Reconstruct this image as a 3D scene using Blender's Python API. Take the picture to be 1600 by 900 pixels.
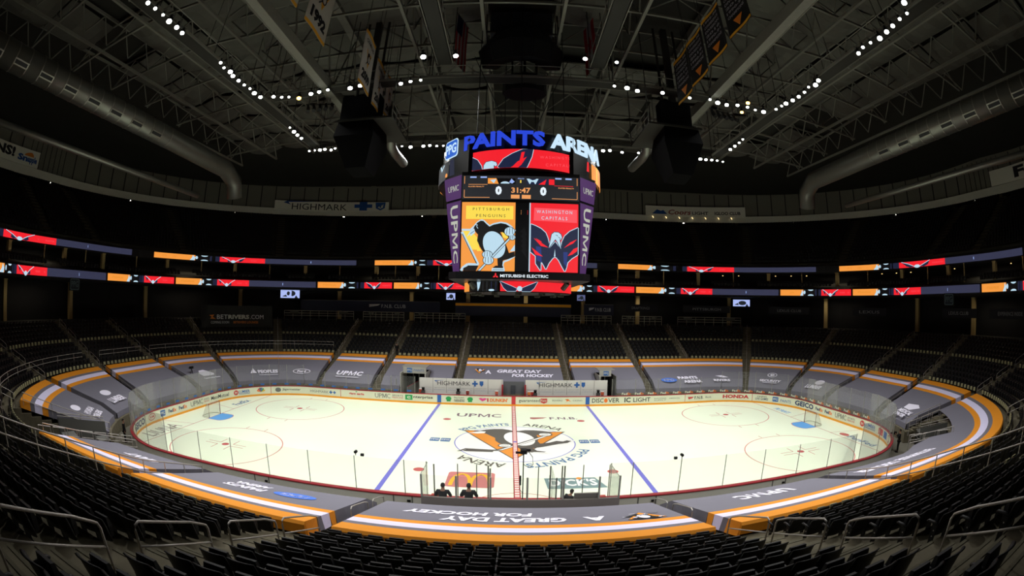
import bpy, math, random
import numpy as np
from mathutils import Vector, Matrix
for o in list(bpy.data.objects): bpy.data.objects.remove(o, do_unlink=True)
PI = math.pi
SC = bpy.context.scene
COL = SC.collection
random.seed(7)

# ------------------------------------------------------------------ camera (15 mm fisheye at the top of the lower bowl)
cd = bpy.data.cameras.new('camera')
cam = bpy.data.objects.new('camera', cd); COL.objects.link(cam)
cd.type = 'PANO'; cd.panorama_type = 'FISHEYE_EQUISOLID'
cd.sensor_width = 36.0; cd.fisheye_lens = 15.89; cd.fisheye_fov = PI
cd.shift_y = 0.0372; cd.clip_start = 0.05; cd.clip_end = 400
CAM = Vector((-0.588, -33.185, 10.173))
_Rz = Matrix.Rotation(math.radians(-.329), 3, 'Z'); _Rx = Matrix.Rotation(math.radians(-.146), 3, 'X'); _Ry = Matrix.Rotation(math.radians(-.979), 3, 'Y')
_R = _Rz @ _Rx @ _Ry @ Matrix.Rotation(PI/2, 3, 'X')
cam.matrix_world = Matrix.Translation(CAM) @ _R.to_4x4()
SC.camera = cam

# ------------------------------------------------------------------ world and exposure
w = bpy.data.worlds.new('world'); SC.world = w; w.use_nodes = True
w.node_tree.nodes['Background'].inputs[0].default_value = (.6, .65, .6, 1)
w.node_tree.nodes['Background'].inputs[1].default_value = 0.002
SC.view_settings.view_transform = 'Standard'; SC.view_settings.look = 'None'
SC.view_settings.exposure = 0; SC.view_settings.gamma = 1; SC.view_settings.use_curve_mapping = False
SC.display_settings.display_device = 'sRGB'
SC.cycles.transparent_max_bounces = 24
SC.cycles.max_bounces = 5; SC.cycles.diffuse_bounces = 3; SC.cycles.glossy_bounces = 2; SC.cycles.transmission_bounces = 3
SC.cycles.sample_clamp_indirect = 3.0
SC.cycles.caustics_reflective = False; SC.cycles.caustics_refractive = False

# lamps of the sports lighting: one real spot per cluster of floodlights on the catwalks
ICE_W = 6300
SPOTS = [(-21.3, -17.5), (-21.3, -7), (-21.8, 4.7), (-18.5, 10.4), (-10.5, 11.1), (-17.5, -3.1), (-5.5, -3.2),
         (21.3, -18.5), (21.3, -7.5), (21.9, 5.3), (19.2, 11), (12.5, 11.5), (17.5, -3), (5.5, -3)]
def spot_light(name, loc, target, watts, size, blend, radius=.5, color=(1, 1, .97)):
    l = bpy.data.lights.new(name, 'SPOT'); l.energy = watts; l.spot_size = math.radians(size); l.spot_blend = blend
    l.shadow_soft_size = radius; l.color = color
    o = bpy.data.objects.new(name, l); COL.objects.link(o); o.location = loc
    o.rotation_euler = (Vector(target) - Vector(loc)).to_track_quat('-Z', 'Y').to_euler()
    return o
for x, y in ((-21.3, -27), (21.3, -27), (-11, -27), (11, -27)):
    spot_light('floodlight_beam', (x, y, 26.6), (x*.6, -8, 0), 9000, 74, 1.0)
for i, (x, y) in enumerate(SPOTS):
    spot_light('floodlight_beam', (x, y, 26.6), (x*.8, y*.6-2, 0), ICE_W, 128, 1.0)

# ------------------------------------------------------------------ helpers
def lin(c):
    if isinstance(c, str): c = tuple(int(c[i:i+2], 16) / 255 for i in (0, 2, 4))
    return tuple((v/12.92 if v <= .04045 else ((v+.055)/1.055)**2.4) for v in c)
_M = {}
def mat(name, color, rough=.6, metal=0.0, emit=0.0, var=0.0, scale=3.0, spec=.3, bump=0.0):
    """procedural principled material; colour given as it looks in sRGB hex"""
    if name in _M: return _M[name]
    m = bpy.data.materials.new(name); m.use_nodes = True; nt = m.node_tree
    p = nt.nodes['Principled BSDF']; c = (*lin(color), 1)
    p.inputs['Roughness'].default_value = rough; p.inputs['Metallic'].default_value = metal
    p.inputs['Specular IOR Level'].default_value = spec
    if emit:
        p.inputs['Base Color'].default_value = (.02, .02, .02, 1)
        p.inputs['Emission Color'].default_value = c; p.inputs['Emission Strength'].default_value = emit
    else: p.inputs['Base Color'].default_value = c
    if var or bump:
        tc = nt.nodes.new('ShaderNodeTexCoord'); nz = nt.nodes.new('ShaderNodeTexNoise'); nz.inputs['Scale'].default_value = scale; nz.inputs['Detail'].default_value = 5
        nt.links.new(tc.outputs['Object'], nz.inputs['Vector'])
    if var:
        mr = nt.nodes.new('ShaderNodeMapRange'); mr.inputs['To Min'].default_value = 1-var; mr.inputs['To Max'].default_value = 1+var
        mx = nt.nodes.new('ShaderNodeVectorMath'); mx.operation = 'SCALE'; mx.inputs[0].default_value = c[:3]
        nt.links.new(nz.outputs['Fac'], mr.inputs['Value']); nt.links.new(mr.outputs[0], mx.inputs['Scale'])
        nt.links.new(mx.outputs[0], p.inputs['Base Color'])
    if bump:
        b = nt.nodes.new('ShaderNodeBump'); b.inputs['Strength'].default_value = bump
        nt.links.new(nz.outputs['Fac'], b.inputs['Height']); nt.links.new(b.outputs[0], p.inputs['Normal'])
    _M[name] = m; return m
def glow(name, color, k=1.0): return mat(name, color, emit=k, rough=.5)

def tag(o, label=None, cat=None, group=None, kind=None):
    if label: o['label'] = label
    if cat: o['category'] = cat
    if group: o['group'] = group
    if kind: o['kind'] = kind
    return o
def empty(name, loc=(0, 0, 0), label=None, cat=None, group=None, kind=None):
    o = bpy.data.objects.new(name, None); COL.objects.link(o); o.location = loc; o.empty_display_size = .2
    return tag(o, label, cat, group, kind)

class MB:
    """collects shapes, built as ONE mesh object"""
    def __init__(s): s.v = []; s.f = []; s.m = []; s.mats = []
    def mi(s, m):
        if m not in s.mats: s.mats.append(m)
        return s.mats.index(m)
    def add(s, vs, fs, m):
        n = len(s.v); s.v.extend([tuple(v) for v in vs]); k = s.mi(m)
        for f in fs: s.f.append(tuple(i+n for i in f)); s.m.append(k)
    def poly(s, pts, m): s.add(pts, [tuple(range(len(pts)))], m)
    def box(s, x0, x1, y0, y1, z0, z1, m, M=None):
        vs = [(x, y, z) for z in (z0, z1) for y in (y0, y1) for x in (x0, x1)]
        if M is not None: vs = [M @ Vector(v) for v in vs]
        s.add(vs, [(0, 2, 3, 1), (4, 5, 7, 6), (0, 1, 5, 4), (2, 6, 7, 3), (0, 4, 6, 2), (1, 3, 7, 5)], m)
    def hexa(s, b, t, m):
        """b, t: four bottom and four top points in the same order"""
        s.add(list(b)+list(t), [(3, 2, 1, 0), (4, 5, 6, 7), (0, 1, 5, 4), (1, 2, 6, 5), (2, 3, 7, 6), (3, 0, 4, 7)], m)
    def tube(s, pts, r, m, n=6, cap=True, closed=False):
        pts = [Vector(p) for p in pts]; L = len(pts); rings = []
        for i, p in enumerate(pts):
            a = pts[i-1] if (i or closed) else p; b = pts[(i+1) % L] if (i < L-1 or closed) else p
            d = (b-a).normalized(); u = d.cross(Vector((0, 0, 1)))
            if u.length < .05: u = d.cross(Vector((0, 1, 0)))
            u.normalize(); w_ = d.cross(u)
            rr = r[i] if isinstance(r, (list, tuple)) else r
            rings.append([p + rr*(math.cos(2*PI*k/n)*u + math.sin(2*PI*k/n)*w_) for k in range(n)])
        vs = [v for g in rings for v in g]; fs = []
        for i in range(L if closed else L-1):
            j = (i+1) % L
            for k in range(n): fs.append((i*n+k, i*n+(k+1) % n, j*n+(k+1) % n, j*n+k))
        if cap and not closed: fs += [tuple(range(n-1, -1, -1)), tuple((L-1)*n+k for k in range(n))]
        s.add(vs, fs, m)
    def disc(s, c, r, m, n=24, z=None):
        s.poly([(c[0]+r*math.cos(2*PI*k/n), c[1]+r*math.sin(2*PI*k/n), c[2]) for k in range(n)], m)
    def build(s, name, parent=None, smooth=False, loc=None, link=True):
        me = bpy.data.meshes.new(name); me.from_pydata(s.v, [], s.f)
        for m in s.mats: me.materials.append(m)
        me.polygons.foreach_set('material_index', s.m)
        if smooth: me.polygons.foreach_set('use_smooth', [True]*len(s.f))
        me.update(); o = bpy.data.objects.new(name, me); COL.objects.link(o)
        if parent: o.parent = parent
        if loc: o.location = loc
        return o

def copy_tree(o, parent=None):
    kids = list(o.children)
    c = o.copy(); COL.objects.link(c)
    if parent: c.parent = parent
    for k in kids: copy_tree(k, c)
    return c

# text as polygons: cached per string
_T = {}
def glyphs(txt, bold=0.0, extrude=0.0, spacing=1.0, shear=0.0):
    key = (txt, bold, extrude, spacing, shear)
    if key in _T: return _T[key]
    cu = bpy.data.curves.new('t', 'FONT'); cu.body = txt; cu.size = 1; cu.resolution_u = 2; cu.offset = bold; cu.extrude = extrude
    cu.space_character = spacing; cu.shear = shear
    ob = bpy.data.objects.new('t', cu); COL.objects.link(ob)
    dg = bpy.context.evaluated_depsgraph_get(); dg.update()
    me = ob.evaluated_get(dg).to_mesh()
    vs = [tuple(v.co) for v in me.vertices]; fs = [tuple(p.vertices) for p in me.polygons]
    ob.evaluated_get(dg).to_mesh_clear(); bpy.data.objects.remove(ob); bpy.data.curves.remove(cu)
    xs = [v[0] for v in vs]; ys = [v[1] for v in vs]; x0, y0 = min(xs), min(ys)
    vs = [(v[0]-x0, v[1]-y0, v[2]) for v in vs]
    _T[key] = (vs, fs, max(xs)-x0, max(ys)-y0); return _T[key]
def put_text(mb, txt, m, fn, x0, x1, y0, y1, bold=0.0, extrude=0.0, spacing=1.0, shear=0.0, keep=False):
    """text stretched over [x0,x1]x[y0,y1] of a 2-D surface; fn(x, y, h) -> 3-D point"""
    if txt == 'UPMC':       # a wide-legged M instead of the font's own
        w_ = x1-x0
        for ch, a, c in (('U', 0, .235), ('P', .275, .46), ('C', .78, 1)): put_text(mb, ch, m, fn, x0+a*w_, x0+c*w_, y0, y1, bold, extrude)
        put_poly(mb, [(x0+w_*(.485+.265*u), y0+(y1-y0)*v) for u, v in [(0, 0), (0, 1), (.2, 1), (.5, .32), (.8, 1), (1, 1), (1, 0), (.84, 0), (.84, .74), (.55, .06), (.45, .06), (.16, .74), (.16, 0)]], m, fn); return
    vs, fs, W, H = glyphs(txt, bold, extrude, spacing, shear)
    if keep:
        k = (y1-y0)/H; c = (x0+x1)/2; x0, x1 = c-k*W/2, c+k*W/2
    mb.add([fn(x0+(x1-x0)*v[0]/W, y0+(y1-y0)*v[1]/H, v[2]) for v in vs], fs, m)
def put_poly(mb, pts, m, fn, h=0.0): mb.add([fn(x, y, h) for x, y in pts], [tuple(range(len(pts)))], m)
def put_fine(mb, pts, m, fn, h=0.0, step=.5):
    """polygon cut into small triangles so that it follows a curved surface"""
    from mathutils.geometry import tessellate_polygon
    P = [Vector((x, y, 0)) for x, y in pts]; st = [tuple(P[i] for i in t) for t in tessellate_polygon([P])]
    while st:
        a, b_, c = st.pop(); e = [(a-b_).length, (b_-c).length, (c-a).length]; k = e.index(max(e))
        if e[k] > step:
            if k == 0: mm = (a+b_)/2; st += [(a, mm, c), (mm, b_, c)]
            elif k == 1: mm = (b_+c)/2; st += [(a, b_, mm), (a, mm, c)]
            else: mm = (c+a)/2; st += [(a, b_, mm), (mm, b_, c)]
        else: mb.add([fn(v.x, v.y, h) for v in (a, b_, c)], [(0, 1, 2)], m)
def ell(cx, cy, rx, ry, n=28, a0=0, a1=2*PI, rot=0):
    out = []
    for k in range(n):
        a = a0+(a1-a0)*k/(n if abs(a1-a0-2*PI) < 1e-6 else n-1); x, y = rx*math.cos(a), ry*math.sin(a)
        out.append((cx+x*math.cos(rot)-y*math.sin(rot), cy+x*math.sin(rot)+y*math.cos(rot)))
    return out
def rrect(x0, x1, y0, y1, r, n=5):
    out = []
    for cx, cy, a in ((x1-r, y1-r, 0), (x0+r, y1-r, 90), (x0+r, y0+r, 180), (x1-r, y0+r, 270)):
        for k in range(n+1):
            t = math.radians(a+90*k/n); out.append((cx+r*math.cos(t), cy+r*math.sin(t)))
    return out
def put_line(mb, pts, w_, m, fn, h=0.0, step=None):
    """polyline of width w_ as quads"""
    if step:
        q = [pts[0]]
        for a, c in zip(pts[:-1], pts[1:]):
            n = max(1, int(math.hypot(c[0]-a[0], c[1]-a[1])/step)+1); q += [(a[0]+(c[0]-a[0])*i/n, a[1]+(c[1]-a[1])*i/n) for i in range(1, n+1)]
        pts = q
    for (ax, ay), (bx, by) in zip(pts[:-1], pts[1:]):
        dx, dy = bx-ax, by-ay; L = math.hypot(dx, dy) or 1; nx, ny = -dy/L*w_/2, dx/L*w_/2
        put_poly(mb, [(ax+nx, ay+ny), (ax-nx, ay-ny), (bx-nx, by-ny), (bx+nx, by+ny)], m, fn, h)

# ------------------------------------------------------------------ rink plan: a rounded rectangle and its offsets
HL, HW, RC = 30.48, 12.95, 8.53
AX, AY = HL-RC, HW-RC
def path(t, d, D0=9.4):
    """point (x, y) at offset d outside the boards; t runs clockwise (seen from above) from the far middle, measured at offset D0"""
    rho = RC+D0; q = PI/2*rho; sg = 1 if t >= 0 else -1; t = abs(t)
    if t < AX: x, y = t, HW+d
    elif t < AX+q:
        a = PI/2-(t-AX)/rho; x, y = AX+(RC+d)*math.cos(a), AY+(RC+d)*math.sin(a)
    elif t < AX+q+2*AY: x, y = HL+d, AY-(t-AX-q)
    elif t < AX+2*q+2*AY:
        a = -(t-AX-q-2*AY)/rho; x, y = AX+(RC+d)*math.cos(a), -AY+(RC+d)*math.sin(a)
    else: x, y = AX-(t-AX-2*q-2*AY), -HW-d
    return (sg*x, y)
def total(D0=9.4): return 2*(2*AX+2*AY+PI*(RC+D0))
STOT = total()
def normal(t, D0=9.4):
    a = path(t, 0, D0); b = path(t, 1, D0); return (b[0]-a[0], b[1]-a[1])
def breaks(D0=9.4, nc=14, ns=4):
    """t values all round, denser in the corners"""
    rho = RC+D0; q = PI/2*rho
    seg = [(0, AX, ns), (AX, AX+q, nc), (AX+q, AX+q+2*AY, 2), (AX+q+2*AY, AX+2*q+2*AY, nc), (AX+2*q+2*AY, total(D0)/2, ns)]
    r = []
    for a, b, n in seg: r += [a+(b-a)*k/n for k in range(n)]
    r.append(total(D0)/2)
    return [-x for x in r[::-1]][:-1]+r
def trange(t0, t1, step=1.2):
    n = max(1, int(math.ceil((t1-t0)/step))); return [t0+(t1-t0)*k/n for k in range(n+1)]
def sweep(mb, prof, ts, m, D0=9.4, flip=False):
    """sweep a (d, z) polyline along the plan; m one material or one per profile segment"""
    P = [[(*path(t, d, D0), z) for d, z in prof] for t in ts]
    for i in range(len(ts)-1):
        for j in range(len(prof)-1):
            mm = m[j] if isinstance(m, list) else m
            q = [P[i][j], P[i+1][j], P[i+1][j+1], P[i][j+1]]
            if flip: q = q[::-1]
            mb.poly(q, mm)
def sweep_solid(mb, prof, t0, t1, m, step=1.2, D0=9.4):
    """closed (d, z) profile swept from t0 to t1 with caps"""
    ts = trange(t0, t1, step); n = len(prof); vs = [(*path(t, d, D0), z) for t in ts for d, z in prof]; fs = []
    for i in range(len(ts)-1):
        for j in range(n): fs.append((i*n+j, (i+1)*n+j, (i+1)*n+(j+1) % n, i*n+(j+1) % n))
    fs.append(tuple(range(n))); fs.append(tuple((len(ts)-1)*n+j for j in range(n-1, -1, -1)))
    mb.add(vs, fs, m)
# terraces of the lower bowl
ROW = .84; NR = 22
def row_d(k): return 1.9+ROW*k
ZR = [.95+.27*k for k in range(9)]
while len(ZR) < NR+1: ZR.append(ZR[-1]+.343)
def bowl_z(d):
    k = int((d-1.9)//ROW); return ZR[max(0, min(NR, k))]
def slope_z(d):
    k = (d-1.9)/ROW; i = max(0, min(NR-1, int(k))); return ZR[i]+(ZR[i+1]-ZR[i])*(k-i)
def tarp_z(d): return 1.8+(d-2.2)*(3.95-1.8)/7.2
AISLES_POS = [6.3, 15.4, 22.9, 31.3, 40.7, 50.1, 59.0, 68.3, 77.7, 87.1, 94.5, 103.2]
AISLES = sorted([-a for a in AISLES_POS]+AISLES_POS)

# common materials
CONC = mat('concrete', '6e6755', .9, var=.38, scale=2.2, bump=.3)
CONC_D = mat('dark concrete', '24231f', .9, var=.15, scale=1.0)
STEEL = mat('brushed steel rail', 'b4aea8', .4, .35)
BLACK = mat('black paint', '0c0c0c', .6)
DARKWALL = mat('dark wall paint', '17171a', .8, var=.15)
NAVY = mat('navy panel', '14151f', .6)
WHITE = mat('white paint', 'dcdcd6', .6)
TAN = mat('tan column paint', 'b09a6a', .8)
# ================================================================== lower bowl, concourse, suites, upper bowl
PITS = [(-86, -77.6, 9.6), (68.6, 79.0, 5.2), (-12.6, -9.5, 5.2), (9.3, 11.4, 5.2)]      # t0, t1, depth: tunnels cut through the terraces
b = MB(); BR = sorted(set([round(x, 3) for x in breaks(nc=20, ns=8)]+[p[0] for p in PITS]+[p[1] for p in PITS]))
NOSE = mat('worn tan step edge', '5f5a48', .8, var=.15)
def in_pit(t, d):
    return any(p[0]-1e-3 <= t <= p[1]+1e-3 and d < p[2] for p in PITS)
for i in range(len(BR)-1):
    tm = (BR[i]+BR[i+1])/2; ts = [BR[i], BR[i+1]]
    for k in range(NR+1):
        d = row_d(k)
        if in_pit(tm, d): continue
        zp = ZR[k-1] if k else 0.0
        sweep(b, [(d, zp), (d, ZR[k])], ts, CONC, flip=True)
        sweep(b, [(d, ZR[k]), (d+ROW, ZR[k])], ts, CONC, flip=True)
# pit side walls
for t0, t1, dd in PITS:
    for t in (t0, t1):
        prof = [(1.9, 0)]
        k = 0
        while row_d(k) < dd:
            prof += [(row_d(k), ZR[k]), (row_d(k)+ROW, ZR[k])]; k += 1
        prof += [(row_d(k), 0)]
        b.poly([(*path(t, d, 9.4), z) for d, z in prof], CONC)
o = b.build('floor_lower_bowl'); tag(o, 'stepped concrete terraces of the lower seating bowl', None, kind='structure')

b = MB()
for i in range(len(BR)-1): sweep(b, [(-.05, -.02), (14, -.02)], [BR[i], BR[i+1]], mat('rink floor', '6f6b60', .7, var=.1), flip=True)
tag(b.build('floor_rink_side'), 'bare floor strip behind the rink boards', kind='structure')

b = MB()
TT = breaks(nc=20, ns=6)
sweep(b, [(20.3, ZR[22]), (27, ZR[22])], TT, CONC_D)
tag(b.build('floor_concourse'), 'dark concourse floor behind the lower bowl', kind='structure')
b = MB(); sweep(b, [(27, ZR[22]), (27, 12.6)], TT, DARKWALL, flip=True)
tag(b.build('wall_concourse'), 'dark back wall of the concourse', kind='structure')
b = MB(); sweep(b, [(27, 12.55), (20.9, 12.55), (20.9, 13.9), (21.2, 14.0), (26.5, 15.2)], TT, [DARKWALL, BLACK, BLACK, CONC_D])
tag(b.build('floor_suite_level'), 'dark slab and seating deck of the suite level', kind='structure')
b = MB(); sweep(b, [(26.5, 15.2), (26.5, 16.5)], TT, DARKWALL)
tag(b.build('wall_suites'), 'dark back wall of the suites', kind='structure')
# upper bowl
UR = 17
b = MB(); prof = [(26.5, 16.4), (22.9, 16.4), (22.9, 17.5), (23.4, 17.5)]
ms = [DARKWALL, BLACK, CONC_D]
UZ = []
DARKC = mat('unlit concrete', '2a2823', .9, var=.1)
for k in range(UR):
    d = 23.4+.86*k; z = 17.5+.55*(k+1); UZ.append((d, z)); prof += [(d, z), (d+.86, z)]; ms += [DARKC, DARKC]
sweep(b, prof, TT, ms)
tag(b.build('floor_upper_bowl'), 'steep dark terraces of the upper seating bowl', kind='structure')
BAND = mat('pale grey band', 'c6c4b8', .7, var=.06)
DTOP = 23.4+.86*UR
b = MB(); sweep(b, [(DTOP, 17.5+.55*UR), (DTOP+2.6, 17.5+.55*UR), (DTOP+2.6, 27.7), (38.1, 27.7), (37.9, 28.9), (38.6, 28.95), (38.6, 34)], TT, [DARKC, mat('upper wall', '4a4036', .8), BLACK, BAND, BAND, mat('ribbed wall cladding', '6e6c62', .8)])
ribs = mat('dark ribs', '1a1a18', .8)
t = -STOT/2
while t < STOT/2:
    if abs(t) < 100: sweep_solid(b, [(38.45, 28.95), (38.6, 28.95), (38.6, 33.5), (38.45, 33.5)], t, t+.07, ribs)
    t += 1.15
tag(b.build('wall_upper_ring'), 'ribbed wall and pale ring band above the upper bowl', kind='structure')

# aisle steps and nosings in every aisle
for a in AISLES:
    b = MB()
    for k in range(0 if abs(a) > 999 else (9 if round(abs(a), 1) in (77.7,) else 0), NR):
        d = row_d(k); rz = ZR[k]; nx = ZR[k+1]-rz
        if in_pit(a, d): continue
        c = path(a, d); n = Vector((*normal(a), 0)); tdir = Vector((n.y, -n.x, 0))
        M = Matrix(((tdir.x, n.x, 0, c[0]), (tdir.y, n.y, 0, c[1]), (0, 0, 1, rz), (0, 0, 0, 1)))
        W_ = 1.05 if abs(a) > 103 else .52; s0 = .0
        b.box(-W_, W_, ROW-.30, ROW, .005, nx*.5, CONC, M)
        b.box(-W_, W_, ROW-.31, ROW-.24, nx*.5, nx*.5+.012, NOSE, M)
        b.box(-W_, W_, -.01, .06, .0, .014, NOSE, M)
    if b.v: tag(b.build('trim_aisle_steps'), 'concrete aisle steps with worn tan edges between seating blocks', kind='structure')
for a in AISLES+[0, -11, 11, -27, 27]:
    if abs(a) > 88: continue
    b = MB()
    for k in range(UR):
        d, z = UZ[k]; c = path(a, d); n = Vector((*normal(a), 0)); tdir = Vector((n.y, -n.x, 0))
        M = Matrix(((tdir.x, n.x, 0, c[0]), (tdir.y, n.y, 0, c[1]), (0, 0, 1, z), (0, 0, 0, 1)))
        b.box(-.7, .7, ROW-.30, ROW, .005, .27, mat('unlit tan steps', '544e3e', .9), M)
    tag(b.build('trim_upper_aisle_steps'), 'dim stair run between upper bowl seating blocks', kind='structure')

# columns under the ribbons
def column_run(name, d, z0, z1, step, wdt, label, m, off=0.0, tmax=92):
    t = -tmax+off
    while t < tmax:
        bb = MB(); c = path(t, d); n = Vector((*normal(t), 0)); q = Vector((n.y, -n.x, 0))
        M = Matrix(((q.x, n.x, 0, c[0]), (q.y, n.y, 0, c[1]), (0, 0, 1, 0), (0, 0, 0, 1)))
        bb.box(-wdt/2, wdt/2, 0, wdt, z0, z1, m, M); bb.box(-wdt*.6, wdt*.6, -.05, wdt*1.1, z1-.12, z1, m, M)
        tag(bb.build(name), label, kind='structure'); t += step
column_run('trim_suite_column', 22.9, 14.05, 16.45, 6.9, .55, 'tan column between the two ribbon displays', TAN, 1.2)
column_run('trim_suite_mullion', 22.2, 14.0, 16.45, 6.9, .12, 'thin post between the suites', TAN, 4.6)
column_run('trim_concourse_column', 25.5, ZR[22], 12.55, 9.2, .6, 'column on the concourse', TAN, 2.0)
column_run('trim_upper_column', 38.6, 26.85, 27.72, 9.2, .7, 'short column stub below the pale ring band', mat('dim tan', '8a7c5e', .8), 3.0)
# small lamps under the ring band
LAMP = glow('small round lamp', 'fff8e8', 7.0)
t = -88
hous = None
while t <= 88:
    c = path(t, 38.0)
    e = empty('ring_downlight', (c[0], c[1], 27.68), 'small round lamp under the pale ring band above the upper bowl', 'light', 'lamps under the ring band')
    if hous is None:
        h = MB(); h.tube([(0, 0, .02), (0, 0, -.10)], .2, BLACK, 10); l = MB(); l.tube([(0, 0, -.10), (0, 0, -.2)], .17, LAMP, 10)
        hous = (h.build('lamp_housing', e), l.build('lamp_lens', e))
    else:
        for p in hous: q = p.copy(); COL.objects.link(q); q.parent = e
    t += 8.8
# row lights above the suites
WARM = glow('warm suite lamp', 'ffcf80', 2.2)
base = None
for t in [-72, -70.4, -68.8, -67, 29, 30.5, 34, 35.5, 37, 44.5, 46, 47.5, 54, 62, 66, 72]:
    c = path(t, 25.2)
    if base is None:
        mb = MB(); mb.tube([(0, 0, 0), (0, 0, -.14)], [.10, .13], BLACK, 8); mb.tube([(0, 0, -.14), (0, 0, -.2)], .11, WARM, 8); base = mb.build('suite_lamp')
        o = base
    else: o = base.copy(); COL.objects.link(o)
    o.location = (c[0], c[1], 16.38); tag(o, 'warm ceiling lamp inside a suite between the ribbon displays', 'light', 'warm suite lamps')
# weak working lights on the concourse and in the suites
k = 0
for t in range(-80, 84, 20):
    for d, z, wt in ((24.2, 12.3, 55), (24.4, 16.2, 45)):
        l = bpy.data.lights.new('ceiling_strip_light', 'AREA'); l.shape = 'RECTANGLE'; l.size = 6; l.size_y = .4; l.energy = wt; l.color = (1, .86, .62)
        o = bpy.data.objects.new('ceiling_strip_light', l); COL.objects.link(o); x, y = path(t, d); n = normal(t); o.location = (x, y, z); o.rotation_euler = (0, 0, math.atan2(n[1], n[0])-PI/2)
# ================================================================== ice
ICE = bpy.data.materials.new('ice'); ICE.use_nodes = True
nt = ICE.node_tree; p = nt.nodes['Principled BSDF']
p.inputs['Roughness'].default_value = .22; p.inputs['Specular IOR Level'].default_value = .25
tc = nt.nodes.new('ShaderNodeTexCoord'); nz = nt.nodes.new('ShaderNodeTexNoise'); nz.inputs['Scale'].default_value = .12; nz.inputs['Detail'].default_value = 4
cr = nt.nodes.new('ShaderNodeValToRGB'); cr.color_ramp.elements[0].position = .35; cr.color_ramp.elements[1].position = .65
cr.color_ramp.elements[0].color = (.83, .91, .71, 1); cr.color_ramp.elements[1].color = (.86, .94, .74, 1)
nt.links.new(tc.outputs['Object'], nz.inputs['Vector']); nt.links.new(nz.outputs['Fac'], cr.inputs[0]); nt.links.new(cr.outputs[0], p.inputs['Base Color'])
def icem(n, c): return mat('ice paint '+n, c, .25, spec=.25)
I_RED, I_BLUE, I_ORG, I_GRY = icem('red', 'b06a66'), icem('blue', '7474cc'), icem('orange', 'e2923f'), icem('grey', '5f5d57')
I_WHT, I_CRE, I_STL, I_YEL, I_DK, I_DB, I_SKY = icem('white', 'f4f4ee'), icem('crimson', '9a3038'), icem('steel blue', '7c9494'), icem('yellow', 'ecb43c'), icem('dark', '66625c'), icem('deep blue', '5f7ca2'), icem('sky', '62a6e6')
I_PINK = icem('faded red', 'c0605e'); I_PALE = icem('pale red', 'd4908a')
b = MB()
fn0 = lambda z: (lambda x, y, h: (x, y, z+h))
BB = [path(t, 0, 0) for t in breaks(0, 24, 6)[:-1]]
b.poly([(x, y, 0) for x, y in BB][::-1], ICE)
ft = .3048
L1, L2, L3, L4, L5 = fn0(.004), fn0(.008), fn0(.012), fn0(.016), fn0(.020)
for sx in (-1, 1):
    put_poly(b, [(sx*25*ft, -HW), (sx*26*ft, -HW), (sx*26*ft, HW), (sx*25*ft, HW)], I_BLUE, L1)
    yl = AY+math.sqrt(RC**2-(89*ft-AX)**2)
    put_line(b, [(sx*89*ft, -yl), (sx*89*ft, yl)], .07, I_PINK, L1)
    # crease
    cr_ = [(sx*89*ft, -1.22)]+[(sx*(89*ft-1.37-.0)+0, 0)] if False else None
    pts = [(sx*89*ft, -1.22), (sx*(89*ft-1.2), -1.22)]+[(sx*(89*ft-1.2-.65*math.cos(a)), 1.22*math.sin(a)) for a in np.linspace(-1.2, 1.2, 9)]+[(sx*(89*ft-1.2), 1.22), (sx*89*ft, 1.22)]
    put_poly(b, pts, I_SKY, L1); put_line(b, pts, .06, I_PINK, L2)
    for s2 in (-1, 1):   # trapezoid
        put_line(b, [(sx*89*ft, s2*3.35), (sx*HL*.998, s2*4.27)], .05, I_PINK, L1)
        cx, cy = sx*69*ft, s2*22*ft
        ring = ell(cx, cy, 15*ft, 15*ft, 72); put_line(b, ring+[ring[0]], .09, I_PALE, L1)
        put_poly(b, ell(cx, cy, .305, .305, 20), I_PINK, L1)
        for qx in (-1, 1):
            for qy in (-1, 1):
                put_line(b, [(cx+qx*1.83, cy+qy*.23), (cx+qx*.61, cy+qy*.23), (cx+qx*.61, cy+qy*1.15)], .06, I_PINK, L1)
            for off in (-.95, .95):
                put_line(b, [(cx+off, cy+qx*15*ft), (cx+off, cy+qx*(15*ft+.6))], .06, I_PINK, L1)
        put_poly(b, ell(sx*20*ft, s2*22*ft, .36, .36, 24), I_PINK, L1)
# centre crest
put_poly(b, ell(0, 0, 4.55, 4.55, 80), I_WHT, L1)
ring = ell(0, 0, 4.57, 4.57, 96); put_line(b, ring+[ring[0]], .07, I_BLUE, L2)
K = 5.926
CR = {'tri': [(-4.2, 3.1), (4.15, 3.0), (-.15, -4.15)]}
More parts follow.
